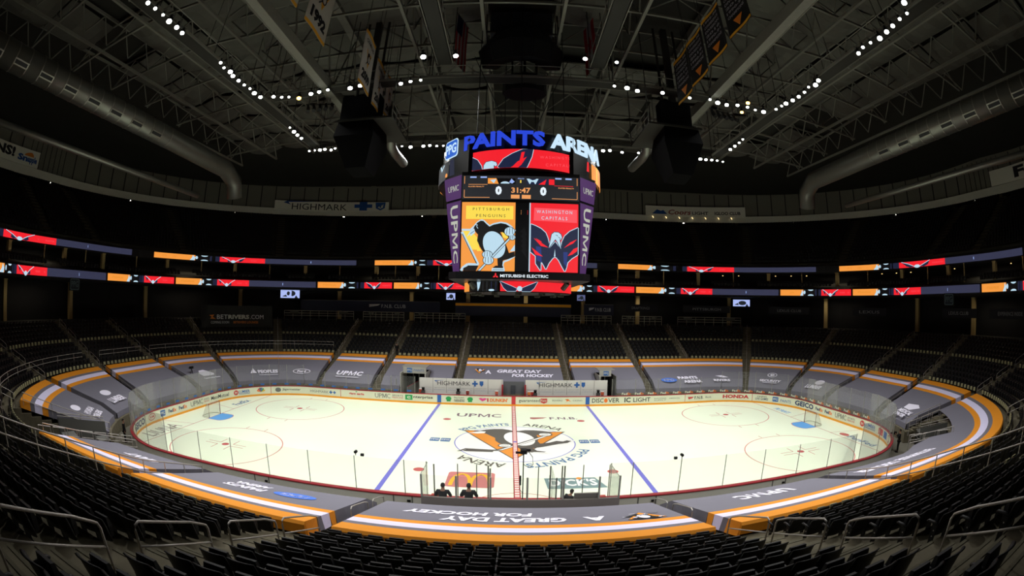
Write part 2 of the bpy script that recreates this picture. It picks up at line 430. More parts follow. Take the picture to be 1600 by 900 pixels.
# crest outlines traced on the ice plane
def crest(b, fn, sc, org, blk, wht, gry, cx=0, cy=0, lay=.004, line=None):
    T = lambda pts: [(cx+x*sc, cy+y*sc) for x, y in pts]
    put_poly(b, T([(-4.25, 3.15), (4.2, 3.05), (-.1, -4.2)]), blk, fn, 0)
    put_poly(b, T([(-4.05, 3.03), (4.0, 2.94), (-.1, -4.0)]), org, fn, lay)
    body = [(-3.45, 2.75), (-2.9, 3.1), (-2.35, 3.5), (-1.7, 3.75), (-1.0, 3.8), (-.5, 3.55), (-.1, 3.2), (.35, 3.25), (.9, 3.5), (1.6, 3.5), (2.3, 3.3), (2.9, 3.0), (3.15, 2.7), (2.7, 2.45), (2.0, 2.4), (1.75, 1.9),
            (1.9, 1.1), (1.75, .3), (1.9, -.35), (2.6, -.1), (3.2, .35), (3.7, .2), (4.1, .55), (4.35, .3), (4.0, -.2), (3.3, -.45), (2.6, -.85), (1.9, -1.25), (1.3, -1.5), (1.55, -2.1), (2.2, -2.35), (1.8, -2.65), (.9, -2.45), (.35, -1.7), (.1, -1.2),
            (-.5, -.9), (-1.15, -.45), (-1.5, .3), (-1.55, 1.1), (-1.9, 1.6), (-2.3, 2.2), (-2.75, 2.45)]
    # body as two convex-ish fans kept as one ngon
    put_poly(b, T(body), blk, fn, lay*2)
    put_poly(b, T([(-3.9, 2.15), (-2.8, 2.95), (-2.35, 2.85), (-2.45, 2.35), (-3.0, 2.2), (-3.45, 2.3)]), wht, fn, lay*3)     # beak
    put_poly(b, T(ell(.35, 1.0, 1.15, 1.95, 28, rot=.25)), wht, fn, lay*3)                                               # belly
    # stick and gloves
    put_poly(b, T([(-3.9, -2.55), (-3.55, -2.1), (-1.6, -2.3), (-1.0, -2.2), (2.9, 1.95), (2.65, 2.2), (-1.35, -1.95), (-1.7, -2.0), (-3.6, -1.85), (-4.15, -2.6)]), blk, fn, lay*4)
    put_poly(b, T([(-1.25, -2.15), (-.95, -2.05), (2.85, 1.95), (2.7, 2.1)]), wht, fn, lay*5)
    put_poly(b, T([(-3.75, -2.5), (-1.6, -2.55), (-1.55, -2.25), (-3.5, -2.1)]), gry, fn, lay*5)
    for gx, gy, r in ((2.45, 2.15, .62), (-.75, -.95, .55)):
        put_poly(b, T(ell(gx, gy, r, r*.85, 14)), blk, fn, lay*5); put_poly(b, T(ell(gx, gy, r*.8, r*.65, 14)), wht, fn, lay*6)
        for q in (-.25, .0, .25): put_line(b, T([(gx-.3, gy+q*r*1.6-.1), (gx+.3, gy+q*r*1.6+.1)]), .06*sc, blk, fn, lay*7)
    put_poly(b, T([(1.3, -2.45), (2.35, -2.5), (2.45, -2.75), (1.0, -2.7)]), wht, fn, lay*4)
    put_poly(b, T([(3.9, .75), (4.6, .45), (4.65, .2), (4.1, .4)]), wht, fn, lay*4)
crest(b, fn0(.008), 1.0, I_ORG, I_GRY, I_WHT, I_GRY, lay=.003)
def arc(r, a0):
    return lambda x, y, h: ((r+y)*math.cos(a0-x/r), (r+y)*math.sin(a0-x/r), .006+h)
def arc_text(txt, m, amid, span, r=4.95, h=.85):
    put_text(b, txt, m, arc(r, amid+span/2), 0, span*r, 0, h, bold=.02)
R_ = math.radians
arc_text('PPG PAINTS', I_DB, R_(120), R_(50)); arc_text('ARENA', I_DK, R_(62), R_(40))
arc_text('PPG PAINTS', I_DB, R_(-52), R_(62)); arc_text('ARENA', I_DK, R_(-117), R_(40))
for sx in (-1, 1):
    for q in (-.42, .42):
        put_poly(b, rrect(sx*5.75+q-.38, sx*5.75+q+.38, -.35, .6, .1), I_DB, L1)
        put_text(b, 'PPG', I_WHT, L2, sx*5.75+q-.3, sx*5.75+q+.3, 0, .32)
# centre line over everything: broken double red line
put_poly(b, [(-.15, -HW), (.15, -HW), (.15, HW), (-.15, HW)], I_PALE, fn0(.034))
for s_ in (-1, 1): put_line(b, [(s_*.16, -HW), (s_*.16, HW)], .05, I_CRE, fn0(.036))
y = -HW
while y < HW: put_poly(b, [(-.12, y), (.12, y), (.12, y+.12), (-.12, y+.12)], I_WHT, fn0(.036)); y += .36
put_poly(b, ell(0, 0, .15, .15, 16), I_BLUE, fn0(.038))
# referee crease at near boards
arcp = [(3.05*math.cos(a), -HW+3.05*math.sin(a)) for a in np.linspace(0, PI, 20)]; put_line(b, arcp, .06, I_PINK, L1)
# painted advertisements on the ice
put_text(b, 'UPMC', icem('plum', '7a6470'), L1, -5.4, -1.2, 7.9, 9.2, bold=.02)
put_text(b, 'F.N.B.', icem('plum', '7a6470'), L1, 3.3, 5.9, 7.3, 8.2, bold=.02)
put_poly(b, [(1.5, 8.1), (3.1, 8.1), (2.7, 7.7), (1.8, 7.35), (1.5, 7.5)], I_RED, L1)
# red tile with golden arches
x0, x1, y0, y1 = -4.15, -1.35, -9.25, -6.75
put_poly(b, rrect(x0-.0, x1+.05, y0, y1+.0, .25), icem('faded tile red', 'c27a76'), L1)
def arches(w_, m, h):
    for cxa, hh in ((-3.28, h), (-2.13, h+.004)):
        outer = [(cxa+.56*math.cos(a), -9.0+1.9*abs(math.sin(a))**.8) for a in np.linspace(PI, 0, 15)]
        put_line(b, outer, w_, m, L1, hh)
arches(.24, I_YEL, .004)
# dark green tile
put_poly(b, [(1.75, -9.3), (5.25, -9.3), (4.75, -7.6), (1.65, -7.6)], I_STL, L1)
put_text(b, "DICK'S", I_WHT, L2, 1.9, 4.75, -8.9, -7.8, bold=.03)
put_poly(b, ell(3.75, -7.7, .18, .18, 12), I_ORG, L3)
# end-zone painted words
put_text(b, 'FedEx', I_DB, lambda x, y, h: (-27.6-y, x, .005+h), 4.9, 7.6, 0, .95, bold=.02); put_text(b, 'PPG PAINTS', I_SKY, lambda x, y, h: (27.6+y, -x, .005+h), -7.6, -4.9, 0, .8, bold=.02)
M_ = lambda x, y, h: (-25.6-(y)*1.0, x, .006+h)
put_text(b, 'LIUNA', icem('faint plum', '8a7a78'), lambda x, y, h: (-27.5-y, x, .005+h), -8.6, -4.6, 0, 1.6)
put_poly(b, ell(27.9, -4.6, .4, .6, 18), I_PINK, L1); put_text(b, 'PenFed', I_DB, lambda x, y, h: (27.5+y, -x, .005+h), 5.3, 8.8, 0, .8, bold=.02)
o = b.build('floor_ice'); tag(o, 'bright white ice sheet with red and blue hockey markings', kind='structure')

# ================================================================== dasher boards
BW = mat('white board plastic', 'dadcc4', .4, var=.03); BK = mat('yellow kick plate', 'e39a2a', .5); BR_ = mat('red cap rail', '9a2a32', .4)
BG = mat('outer board panel', 'bcbab0', .6, var=.05)
brd = empty('rink_boards', (0, 0, 0), 'white dasher boards with adverts, yellow kick plate and red rail', 'rink boards')
tb = breaks(0, 26, 10)
b = MB(); H = 1.07
sweep(b, [(0, .2), (0, H-.04)], tb, BW, D0=0, flip=True); sweep(b, [(.22, 0), (.22, H-.04)], tb, BG, D0=0)
bf = lambda x, y, h: (*path(x, -.012-h, 0), y)
A_DK, A_BL, A_RD, A_OR, A_GN, A_GY, A_NV = mat('ad dark', '2e2e34', .5), mat('ad blue', '2f62a8', .5), mat('ad red', 'c03a3e', .5), mat('ad orange', 'e8752e', .5), mat('ad green', '2e9a55', .5), mat('ad grey', '6e706c', .5), mat('ad navy', '2c3a66', .5)
A_WH = mat('ad white', 'd8dcc8', .5)
lo, hi = .38, .84
def ad(txt, m, x0, x1, y0=lo, y1=hi, bold=.01, **k): put_text(b, txt, m, bf, x0, x1, y0, y1, bold=bold, **k)
ad('GEICO', A_NV, -49.9, -47.0, .35, .9, .04)
ring = ell(-45.65, .62, .56, .26); put_line(b, ring+[ring[0]], .06, A_RD, bf); ad('RM', A_RD, -46.0, -45.3, .52, .72)
def ppg(x0, x1, y0=.35, y1=.88):
    put_poly(b, rrect(x0, x1, y0, y1, .06), A_BL, bf); put_text(b, 'PPG', A_WH, lambda x, y, h: bf(x, y, h+.01), x0+.1, x1-.1, y0+.12, y1-.12, bold=.01)
ppg(-44.3, -43.6)
def fedex(x0, x1, y0=.45, y1=.78):
    xm = x0+(x1-x0)*.6; ad('Fed', A_NV, x0, xm-.03, y0, y1, .03); ad('Ex', A_OR, xm, x1, y0, y1, .03)
fedex(-43.1, -41.9); fedex(-41.5, -40.2)
def upmc(x0, x1, x2, x3):
    ad('UPMC', A_GY, x0, x1, .38, .86, 0); ad('SPORTS', A_DK, x2, x3, .64, .8, 0); ad('MEDICINE', A_RD, x2, x3, .42, .58, 0)
upmc(-39.6, -37.5, -37.3, -36.4); ad('MassMutual', A_DK, -36.0, -33.0, .42, .8)
def lumber(x0, x1):
    r = .27; cx = x0+.35; put_poly(b, ell(cx, .62, .33, r), A_RD, bf); put_text(b, '84', A_WH, lambda x, y, h: bf(x, y, h+.01), cx-.18, cx+.18, .5, .75)
    ad('LUMBER', A_BL, x0+.75, x1, .5, .82, .02); put_line(b, [(x0+.75, .42), (x1, .42)], .05, A_BL, bf)
lumber(-32.3, -30.1)
for k, m in enumerate((A_OR, A_RD, A_NV, A_BL, A_GN, mat('ad yellow', 'e8c040', .5))):       # fan of six coloured feathers
    a = R_(155-26*k); put_poly(b, [(-28.7, .42), (-28.7+.5*math.cos(a-.18), .42+.5*math.sin(a-.18)), (-28.7+.56*math.cos(a), .42+.52*math.sin(a)), (-28.7+.5*math.cos(a+.18), .42+.5*math.sin(a+.18))], m, bf, .002*k)
for x in (-27.47, 27.3, -18.9, 18.9): put_line(b, [(x, .02), (x, H)], .05, A_RD, bf)
put_poly(b, ell(-26.6, .62, .35, .25), A_GY, bf); ad('Jägermeister', A_DK, -26.1, -23.9, .48, .8)
ad('HIGHMARK', A_GY, -22.7, -20.4, .45, .74, 0)
def cross(f, x, y, s, m, h=0): 
    put_poly(b, [(x-s/3, y-s), (x+s/3, y-s), (x+s/3, y+s), (x-s/3, y+s)], m, f, h); put_poly(b, [(x-s, y-s/3), (x+s, y-s/3), (x+s, y+s/3), (x-s, y+s/3)], m, f, h+.002)
cross(bf, -20.1, .6, .19, A_BL); cross(bf, -19.65, .6, .17, A_BL)
ad('giant eagle', A_RD, -17.9, -16.1, .45, .78, .03); put_poly(b, ell(-17.0, .88, .12, .05, 10), A_GN, bf)
upmc(-14.85, -13.1, -12.9, -11.7)
put_poly(b, rrect(-11.45, -10.65, .33, .88, .04), A_GN, bf); put_text(b, 'e', A_WH, lambda x, y, h: bf(x, y, h+.01), -11.25, -10.85, .45, .75); ad('nterprise', A_DK, -10.55, -8.45, .45, .82, .02)
for x in (-7.77, 7.77): put_line(b, [(x, 0.02), (x, H)], .42, A_BL, lambda X, Y, h: bf(X, Y, h+.004))
put_line(b, [(0, .02), (0, H)], .42, A_RD, lambda X, Y, h: bf(X, Y, h+.004))
for x in (-6.78, -4.52): put_poly(b, ell(x, .65, .3, .22), A_GN, bf); put_poly(b, rrect(x-.22, x+.22, .34, .46, .02), A_GN, bf)
ad('Play it Safe.', A_DK, -6.2, -5.1, .7, .84); ad('in the Game', A_DK, -6.2, -5.1, .54, .66); ad('NEIGHBORS', A_DK, -6.2, -5.1, .36, .5, .03)
put_poly(b, [(-3.65, .75), (-3.4, .82), (-3.2, .75), (-3.0, .82), (-2.75, .75), (-3.0, .55), (-3.25, .45)], mat('ad pink', 'd84a8a', .5), bf); ad("DUNKIN'", A_OR, -2.45, -.6, .42, .8, .04); put_poly(b, rrect(-2.75, -2.6, .42, .8, .02), A_RD, bf)
ad('guaranteed', A_DK, .55, 2.75, .36, .8, 0); put_poly(b, [(2.8, .85), (3.5, .85), (3.5, .45), (3.15, .3), (2.8, .45)], A_RD, bf); put_text(b, 'Rate', A_WH, lambda x, y, h: bf(x, y, h+.01), 2.87, 3.43, .52, .75)
ad('RIVERS', A_GY, 4.05, 5.1, .55, .72, 0); put_poly(b, [(5.35, .75), (5.6, .6), (5.4, .45), (5.75, .62), (6.0, .5), (5.7, .8)], A_OR, bf); ad('CASINO', A_GY, 6.2, 7.2, .55, .72, 0)
ad('DISC', A_DK, 8.25, 9.5, .38, .85); put_poly(b, ell(9.75, .61, .2, .24), A_OR, bf); ad('VER', A_DK, 10.0, 11.25, .38, .85)
ad('IC', A_DK, 11.8, 12.5, .36, .88, .03); ad('LIGHT', A_DK, 12.8, 14.75, .38, .85)
ad('ROOFING', A_GY, 15.2, 16.6, .62, .76, 0); ad('SUPPLY', A_GY, 15.2, 16.6, .42, .55, 0); ad('MEDICAL', A_GY, 17.0, 18.3, .6, .72, 0)
put_poly(b, [(19.25, .72), (20.0, .72), (19.8, .55), (19.35, .45)], A_RD, bf); ad('F.N.B.', A_DK, 20.1, 21.2, .45, .78); ad('Bank', A_GY, 21.5, 22.25, .5, .74, 0)
ad('HONDA', A_RD, 23.7, 26.9, .42, .84, .05)
ad('CASINO', A_DK, 27.9, 29.1, .7, .84); ad('LIVE GAMES', A_NV, 27.7, 29.3, .38, .64); ppg(29.85, 30.6); ad('PAINTS', A_BL, 30.9, 32.35, .4, .72, 0)
ad('GEICO', A_NV, 32.95, 36.1, .35, .9, .04); fedex(36.5, 37.8); fedex(38.15, 39.4); upmc(39.9, 41.7, 41.9, 43.0); lumber(43.8, 46.3)
put_poly(b, rrect(46.95, 47.95, .35, .9, .1), A_RD, bf); put_text(b, 'ALL', A_WH, lambda x, y, h: bf(x, y, h+.01), 47.1, 47.8, .5, .75); put_poly(b, rrect(48.2, 49.1, .35, .9, .06), A_BL, bf)
ring = ell(49.75, .62, .36, .26); put_line(b, ring+[ring[0]], .08, A_RD, bf)
pan = b.build('board_panel', brd)
b = MB(); sweep(b, [(-.012, 0), (-.03, .2), (0, .2)], tb, BK, D0=0, flip=True); b.build('kick_plate', brd)
b = MB(); sweep(b, [(-.02, H-.06), (-.03, H), (.25, H), (.25, H-.06)], tb, BR_, D0=0, flip=True); b.build('cap_rail', brd)
# doors in the near boards (thin seams and latches)
for x in (-14.2, -6.1, 5.9, 14.0):
    bb = MB()
    for q in (0, .95): bb.box(x+q-.02, x+q+.02, -HW-.25, -HW-.22, .05, H-.06, mat('seam', '50504c', .6))
    bb.box(x+.7, x+.86, -HW-.29, -HW-.22, .7, .8, BLACK); tag(bb.build('board_door', brd), 'gate seam with black latch')

# ================================================================== glass above the boards
GL = bpy.data.materials.new('rink glass'); GL.use_nodes = True; nt = GL.node_tree; nt.nodes.clear()
out = nt.nodes.new('ShaderNodeOutputMaterial'); mx = nt.nodes.new('ShaderNodeMixShader'); tr = nt.nodes.new('ShaderNodeBsdfTransparent'); df = nt.nodes.new('ShaderNodeBsdfPrincipled')
fr = nt.nodes.new('ShaderNodeFresnel'); fr.inputs[0].default_value = 1.35
ad_ = nt.nodes.new('ShaderNodeMath'); ad_.operation = 'ADD'; ad_.inputs[1].default_value = .045; ad_.use_clamp = True
tr.inputs[0].default_value = (.985, .99, .98, 1); df.inputs['Base Color'].default_value = (.34, .34, .34, 1); df.inputs['Roughness'].default_value = .15
ml = nt.nodes.new('ShaderNodeMath'); ml.operation = 'MULTIPLY'; ml.inputs[1].default_value = .35
nt.links.new(fr.outputs[0], ml.inputs[0]); nt.links.new(ml.outputs[0], ad_.inputs[0]); nt.links.new(ad_.outputs[0], mx.inputs[0]); nt.links.new(tr.outputs[0], mx.inputs[1]); nt.links.new(df.outputs[0], mx.inputs[2]); nt.links.new(mx.outputs[0], out.inputs[0])
POST = mat('aluminium glass post', '9a9a92', .4, .3); POSTD = mat('dark glass post', '70706a', .5, .3)
gla = empty('rink_glass', (0, 0, 0), 'clear plexiglass panes with thin posts standing on the rink boards', 'glass barrier')
TB = total(0)
posts = []
xs_near = [-20.75, -18.2, -15.6, -13.05, -10.5, -7.95, -5.44, -4.3]
q0 = TB/2
near = [q0-abs(x) for x in xs_near]                 # t (arc at offset 0) of the near posts
def glass_run(ts, htop):
    for a_, b_ in zip(ts[:-1], ts[1:]):
        g = MB(); sub = trange(a_, b_, .6) if (AX < abs((a_+b_)/2) < TB/2-AX) else [a_, b_]
        sweep_solid(g, [(.10, H), (.112, H), (.112, htop), (.10, htop)], a_+.03, b_-.03, GL, step=.6 if len(sub) > 2 else 9, D0=0)
        g.build('glass_pane', gla)
    for t in ts:
        c = path(t, .12, 0); g = MB(); g.tube([(c[0], c[1], H-.02), (c[0], c[1], htop+.03)], .024, POST, 6); g.build('glass_post', gla)
ZL = 2.86; ZE = 3.45
endT0 = AX+1.5; endT1 = TB/2-AX+.6
ends = [endT0+(endT1-endT0)*k/17 for k in range(18)]
for sg in (-1, 1):
    e = sorted(sg*t for t in ends); glass_run(e, ZE)
nearR = [TB/2-20.75, TB/2-18.3, TB/2-15.75, TB/2-13.2, TB/2-10.65, TB/2-8.05, TB/2-5.5, TB/2-4.4]
glass_run(nearR, ZL); glass_run([-t for t in nearR][::-1], ZL)
far = [10.4+(endT0-10.4)*k/5 for k in range(6)]
glass_run(far, ZL); glass_run([-t for t in far][::-1], ZL)
# sponsor strips seen low on the far glass
gf = lambda x, y, h: (*path(x, .09-h, 0), y)
x = 11.5
while x < 45:
    b = MB(); put_text(b, 'Fed', A_WH, gf, x, x+.62, 1.16, 1.4, bold=.02); put_text(b, 'Ex', A_OR, gf, x+.64, x+1.02, 1.16, 1.4, bold=.02); b.build('sponsor_decal', gla); x += 1.48
x = -49
while x < -11: b = MB(); put_poly(b, rrect(x, x+.5, 1.2, 1.36, .04), A_BL, gf); b.build('sponsor_decal', gla); x += 1.45
# ================================================================== printed covers over the front rows
T_GR = mat('grey printed tarp', '74727e', .75, var=.05, scale=.6); T_OR = mat('amber tarp stripe', 'ea9424', .7, var=.04); T_WH = mat('lavender white tarp stripe', 'e6e0ff', .7)
T_LG = mat('tarp lettering white', 'f2eeff', .7); T_BL = mat('tarp lettering blue', '4a78d8', .7)
def tf(x, y, h=0): return (*path(x, y, 9.4), tarp_z(y)+.02+h)
PROF = [(2.12, .98), (2.18, 1.42), (2.25, 1.46), (3.5, tarp_z(3.5)), (5.2, tarp_z(5.2)), (7.1, tarp_z(7.1)), (7.6, tarp_z(7.6)), (8.25, tarp_z(8.25)), (8.62, tarp_z(8.62)), (9.45, tarp_z(9.45)), (9.52, tarp_z(9.45)-.09), (9.5, tarp_z(9.45)-.42)]
PM = [T_GR, T_GR, T_GR, T_GR, T_GR, T_OR, T_WH, T_GR, T_OR, T_OR, T_OR]
def tarp(t0, t1, label, deco=None, dmin=None):
    b = MB(); xs = set(trange(t0, t1, 1.1)) | {p for q in PITS for p in q[:2] if t0 < p < t1}; ts = sorted(xs)
    for a_, c_ in zip(ts[:-1], ts[1:]):
        tm = (a_+c_)/2
        for j in range(len(PROF)-1):
            d0, d1 = PROF[j][0], PROF[j+1][0]
            pit = any(q[0] <= tm <= q[1] and min(d0, d1) < q[2]-.01 for q in PITS)
            if pit: continue
            if dmin and min(d0, d1) < dmin: continue
            sweep(b, [PROF[j], PROF[j+1]], [a_, c_], PM[j], flip=True)
    for te, hang in ((t0, .5), (t1, .5)):       # side skirts keep the stripes
        for j in range(2, len(PROF)-2):
            (d0, z0), (d1, z1) = PROF[j], PROF[j+1]
            if dmin and d0 < dmin: continue
            if any(q[0] <= te <= q[1] and d0 < q[2]-.01 for q in PITS): continue
            n = max(1, int((d1-d0)/.42))
            for i in range(n):
                da, db = d0+(d1-d0)*i/n, d0+(d1-d0)*(i+1)/n; za, zb = z0+(z1-z0)*i/n, z0+(z1-z0)*(i+1)/n
                w1 = .03*math.sin(i*2.1+j); w2 = .03*math.sin((i+1)*2.1+j); s_ = -1 if te == t0 else 1
                b.poly([(*path(te, da), za), (*path(te, db), zb), (*path(te+s_*(.05+w2), db), zb-hang), (*path(te+s_*(.05+w1), da), za-hang)], PM[j])
    if deco: deco(b)
    o = b.build('seat_cover'); tag(o, label, 'seat cover', 'striped covers over the front rows'); return o
def words(*items):
    def f(b):
        for it in items:
            if it[0] == 't': put_text(b, it[1], it[6] if len(it) > 6 else T_LG, tf, it[2], it[3], it[4], it[5], bold=.045, shear=.15 if 'GREAT' in it[1] or 'HOCKEY' in it[1] else 0)
            elif it[0] == 'o': r = ell(it[1], it[2], it[3], it[4], 24); put_poly(b, r, it[5] if len(it) > 5 else T_LG, tf)
            elif it[0] == 'r': r = ell(it[1], it[2], it[3], it[4], 28); put_line(b, r+[r[0]], .12, T_LG, tf)
            elif it[0] == 'l': put_line(b, it[1], it[2], T_LG, tf)
            elif it[0] == 'c': crest(b, lambda x, y, h: tf(x, y, h), it[3], T_OR, BLACK, T_LG, T_GR, it[1], it[2], lay=.004)
            elif it[0] == 'p': put_poly(b, it[1], T_LG, tf)
    return f
GD = lambda s, y0: [('t', 'A', -2.9*s-.35, -2.9*s+.35, 5.0+y0, 5.95+y0), ('t', 'GREAT DAY', -1.9*s if s > 0 else -1.9, 3.3, 5.35+y0, 6.2+y0), ('t', 'FOR HOCKEY', -.2, 4.6, 4.3+y0, 5.1+y0)]
tarp(-5.6, 5.6, 'grey striped seat cover with the words A GREAT DAY FOR HOCKEY behind the far benches', words(('c', -3.9, 5.7, .16), *GD(1, 0)))
tarp(6.9, 14.8, 'plain grey striped seat cover around the tunnel right of the far benches')
tarp(16.0, 30.7, 'wide grey striped seat cover with a blue oval and two white wordmarks', words(('o', 18.1, 3.35, 1.0, .55, T_BL), ('t', 'PPG', 17.45, 18.75, 3.05, 3.65), ('t', 'PAINTS', 19.4, 22.0, 3.5, 4.2), ('t', 'ARENA', 19.8, 22.3, 2.5, 3.2), ('t', 'RIVERS', 24.9, 28.2, 2.7, 3.3), ('p', [(25.6, 4.2), (26.9, 4.3), (28.0, 3.8), (26.9, 3.7)])))
tarp(31.9, 40.1, 'grey striped seat cover with a round white emblem, right far corner', words(('r', 36.0, 4.9, .8, .55), ('o', 36.0, 4.9, .4, .3), ('t', 'SECURITY', 34.0, 38.2, 3.0, 3.6), ('l', [(34.6, 2.8), (37.6, 2.8)], .1)))
tarp(41.3, 49.5, 'grey striped seat cover with a white disc over one word, right far corner', words(('o', 45.7, 4.3, .9, .6), ('t', 'LUMBER', 43.9, 47.5, 2.6, 3.5)))
tarp(50.7, 58.4, 'plain grey striped seat cover facing the right goal', None)
tarp(59.6, 67.7, 'grey striped seat cover with two white logos beside the right tunnel', words(('p', [(62.7, 4.3), (64.6, 4.6), (65.7, 4.2), (64.6, 3.4), (62.9, 3.5)]), ('t', 'MEDICAL', 62.8, 66.4, 2.7, 3.3), ('t', 'CENTER', 62.8, 65.9, 2.1, 2.6)))
tarp(68.9, 93.9, 'long curved grey striped seat cover sweeping round behind the right tunnel', words(('t', 'ENTERPRISE', 85.6, 89.6, 4.8, 5.7), ('t', 'DISCOVER', 90.0, 93.2, 4.9, 5.8)))
tarp(94.8, 102.7, 'grey striped seat cover with four upside-down white capitals, near right block', words(('t', 'UPMC', 97.6, 100.4, 4.6, 5.7)))
def near_c(b):
    put_text(b, 'A GREAT DAY', T_LG, lambda x, y, h: tf(S2(x), y, h), 1.55+.4, 6.7, 6.15, 7.0, bold=.04)
S2 = lambda x: x
tarp(103.6, STOT/2+5.5, 'near seat cover with A GREAT DAY FOR HOCKEY upside down and an orange skirt', words(('c', 104.9, 6.4, .17), ('t', 'A', 106.2, 107.0, 5.9, 6.7), ('t', 'GREAT DAY', 107.6, 111.9, 5.9, 6.7), ('t', 'FOR HOCKEY', 108.7, 113.4, 4.9, 5.6)))
tarp(-102.7, -94.8, 'grey striped seat cover with a blue oval and upside-down white words, near left block', words(('o', -100.3, 5.5, .95, .55, T_BL), ('t', 'PPG', -100.9, -99.7, 5.2, 5.8), ('t', 'PAINTS', -99.0, -97.0, 5.4, 6.1), ('t', 'ARENA', -98.8, -97.0, 4.6, 5.2)))
tarp(-93.9, -86.1, 'short grey striped seat cover between the left tunnel and near left block', words(('t', 'GIANT', -92.4, -90.0, 5.1, 6.0)))
tarp(-77.5, -69.0, 'grey striped seat cover with oval and square logos beside the left tunnel', words(('o', -73.6, 5.0, 1.0, .45), ('t', 'HYUNDAI', -74.3, -71.2, 3.6, 4.2), ('t', 'DEALERS', -74.3, -71.2, 2.8, 3.4)))
tarp(-67.7, -59.6, 'grey striped seat cover with a white oval above one white word, left end', words(('o', -64.3, 4.6, 1.0, .5), ('t', 'LUMBER', -66.0, -62.4, 2.8, 3.7)))
tarp(-58.4, -50.7, 'plain grey striped seat cover behind the left goal')
tarp(-49.5, -41.3, 'grey striped seat cover with a white shell emblem in the left far corner', words(('p', [(-46.6, 3.6), (-46.8, 4.3), (-46.2, 5.0), (-45.2, 5.1), (-44.5, 4.5), (-43.9, 4.0), (-44.2, 3.6)]), ('t', 'Community Bank', -47.2, -43.4, 2.8, 3.2)))
tarp(-40.1, -23.5, 'grey striped seat cover with a white wordmark beside a white oval outline', words(('p', [(-36.9, 3.2), (-36.0, 4.5), (-35.6, 3.2)]), ('t', 'PEOPLES', -35.3, -31.5, 3.1, 4.0), ('l', [(-35.3, 2.7), (-31.5, 2.7)], .07), ('r', -27.0, 3.6, 1.6, .6), ('t', 'Ford', -27.8, -26.2, 3.3, 3.9)))
tarp(-22.3, -16.0, 'grey striped seat cover with four white underlined capitals, far left side', words(('t', 'UPMC', -20.8, -17.5, 3.2, 4.3), ('l', [(-20.6, 2.8), (-17.7, 2.8)], .1)))
tarp(-14.8, -6.9, 'plain grey striped seat cover around the tunnel left of the far benches')
# ================================================================== seats
S_BK = mat('black seat plastic', '161618', .5, spec=.22); S_PAN = mat('dark seat pan', '141416', .5); S_AR = mat('armrest plastic', '2a2a2c', .4); S_ST = mat('seat standard iron', '141414', .5)
S_TAN = mat('beige seat underside', 'a09c78', .7); S_EDGE = mat('grey top edge', '302f30', .5)
def back_mesh(n=6):
    mb = MB(); W = .268; rows = []
    prof = [(.36, .02), (.5, .0), (.7, -.045), (.80, -.075), (.85, -.10), (.865, -.125)]
    for side in (0, 1):
        for (z, y) in prof:
            w_ = W*(1 if z < .8 else (.97 if z < .86 else .88)); row = []
            for i in range(n+1):
                u = -1+2*i/n; zz = z-(.018*u*u if z > .8 else 0)
                row.append((u*w_, y-(.05)*(1-u*u)-side*.035, zz))
            rows.append(row)
    P = len(prof); vs = [v for r in rows for v in r]; q = n+1; fs = []
    for j in range(P-1):
        for i in range(n):
            a = j*q+i; fs.append((a, a+1, a+q+1, a+q)); c = (P+j)*q+i; fs.append((c, c+q, c+q+1, c+1))
    for i in range(n):
        a = (P-1)*q+i; c = (2*P-1)*q+i; fs.append((a, a+1, c+1, c)); a = i; c = P*q+i; fs.append((a, c, c+1, a+1))
    for j in range(P-1):
        for i in (0, n):
            a = j*q+i; c = (P+j)*q+i; fs.append((a, a+q, c+q, c) if i == 0 else (a, c, c+q, a+q))
    mb.add(vs, fs, S_BK); return mb
def pan_mesh():
    mb = MB()
    b_ = [(-.21, .05, .40), (.21, .05, .40), (.21, .13, .42), (-.21, .13, .42)]; t_ = [(-.19, .06, .78), (.19, .06, .78), (.19, .12, .77), (-.19, .12, .77)]
    m_ = [(-.22, .04, .6), (.22, .04, .6), (.22, .15, .6), (-.22, .15, .6)]
    mb.hexa(b_, m_, S_PAN); mb.hexa(m_, t_, S_PAN); return mb
def arm_mesh():
    mb = MB(); mb.tube([(-.275, -.04, .60), (-.275, .08, .615), (-.275, .24, .61), (-.275, .28, .585)], [.03, .032, .03, .02], S_AR, 6); return mb
def stand_mesh():
    mb = MB()
    mb.hexa([(-.28, -.10, 0), (-.24, -.10, 0), (-.24, .16, 0), (-.28, .16, 0)], [(-.28, -.02, .1), (-.24, -.02, .1), (-.24, .08, .1), (-.28, .08, .1)], S_ST)
    mb.hexa([(-.28, -.02, .1), (-.24, -.02, .1), (-.24, .08, .1), (-.28, .08, .1)], [(-.275, -.03, .6), (-.245, -.03, .6), (-.245, .12, .6), (-.275, .12, .6)], S_ST)
    for z in (.34, .46): mb.tube([(-.285, .03, z), (-.233, .03, z)], .016, STEEL, 6)
    return mb
proto = empty('folding_seat', (0, 0, 0))
pm = [back_mesh().build('backrest', proto, smooth=True), pan_mesh().build('seat_pan', proto), arm_mesh().build('armrest', proto, smooth=True), stand_mesh().build('seat_standard', proto)]

def project(P):
    d = np.array(P)-np.array(CAM); R = np.array(cam.matrix_world.to_3x3()); c = d @ R; r = np.linalg.norm(c); th = math.acos(-c[2]/r); h = math.hypot(c[0], c[1])+1e-9
    rr = 2*706.2*math.sin(th/2); return 800+rr*c[0]/h, 483.5-rr*c[1]/h, r
cam_R = None
seats = []
tot = STOT/2
TANROWS = (9, 15)
edges = sorted(AISLES+[tot-0.001, -tot+0.001])
sections = []
for a_, c_ in zip(edges[:-1], edges[1:]): sections.append((a_, c_))
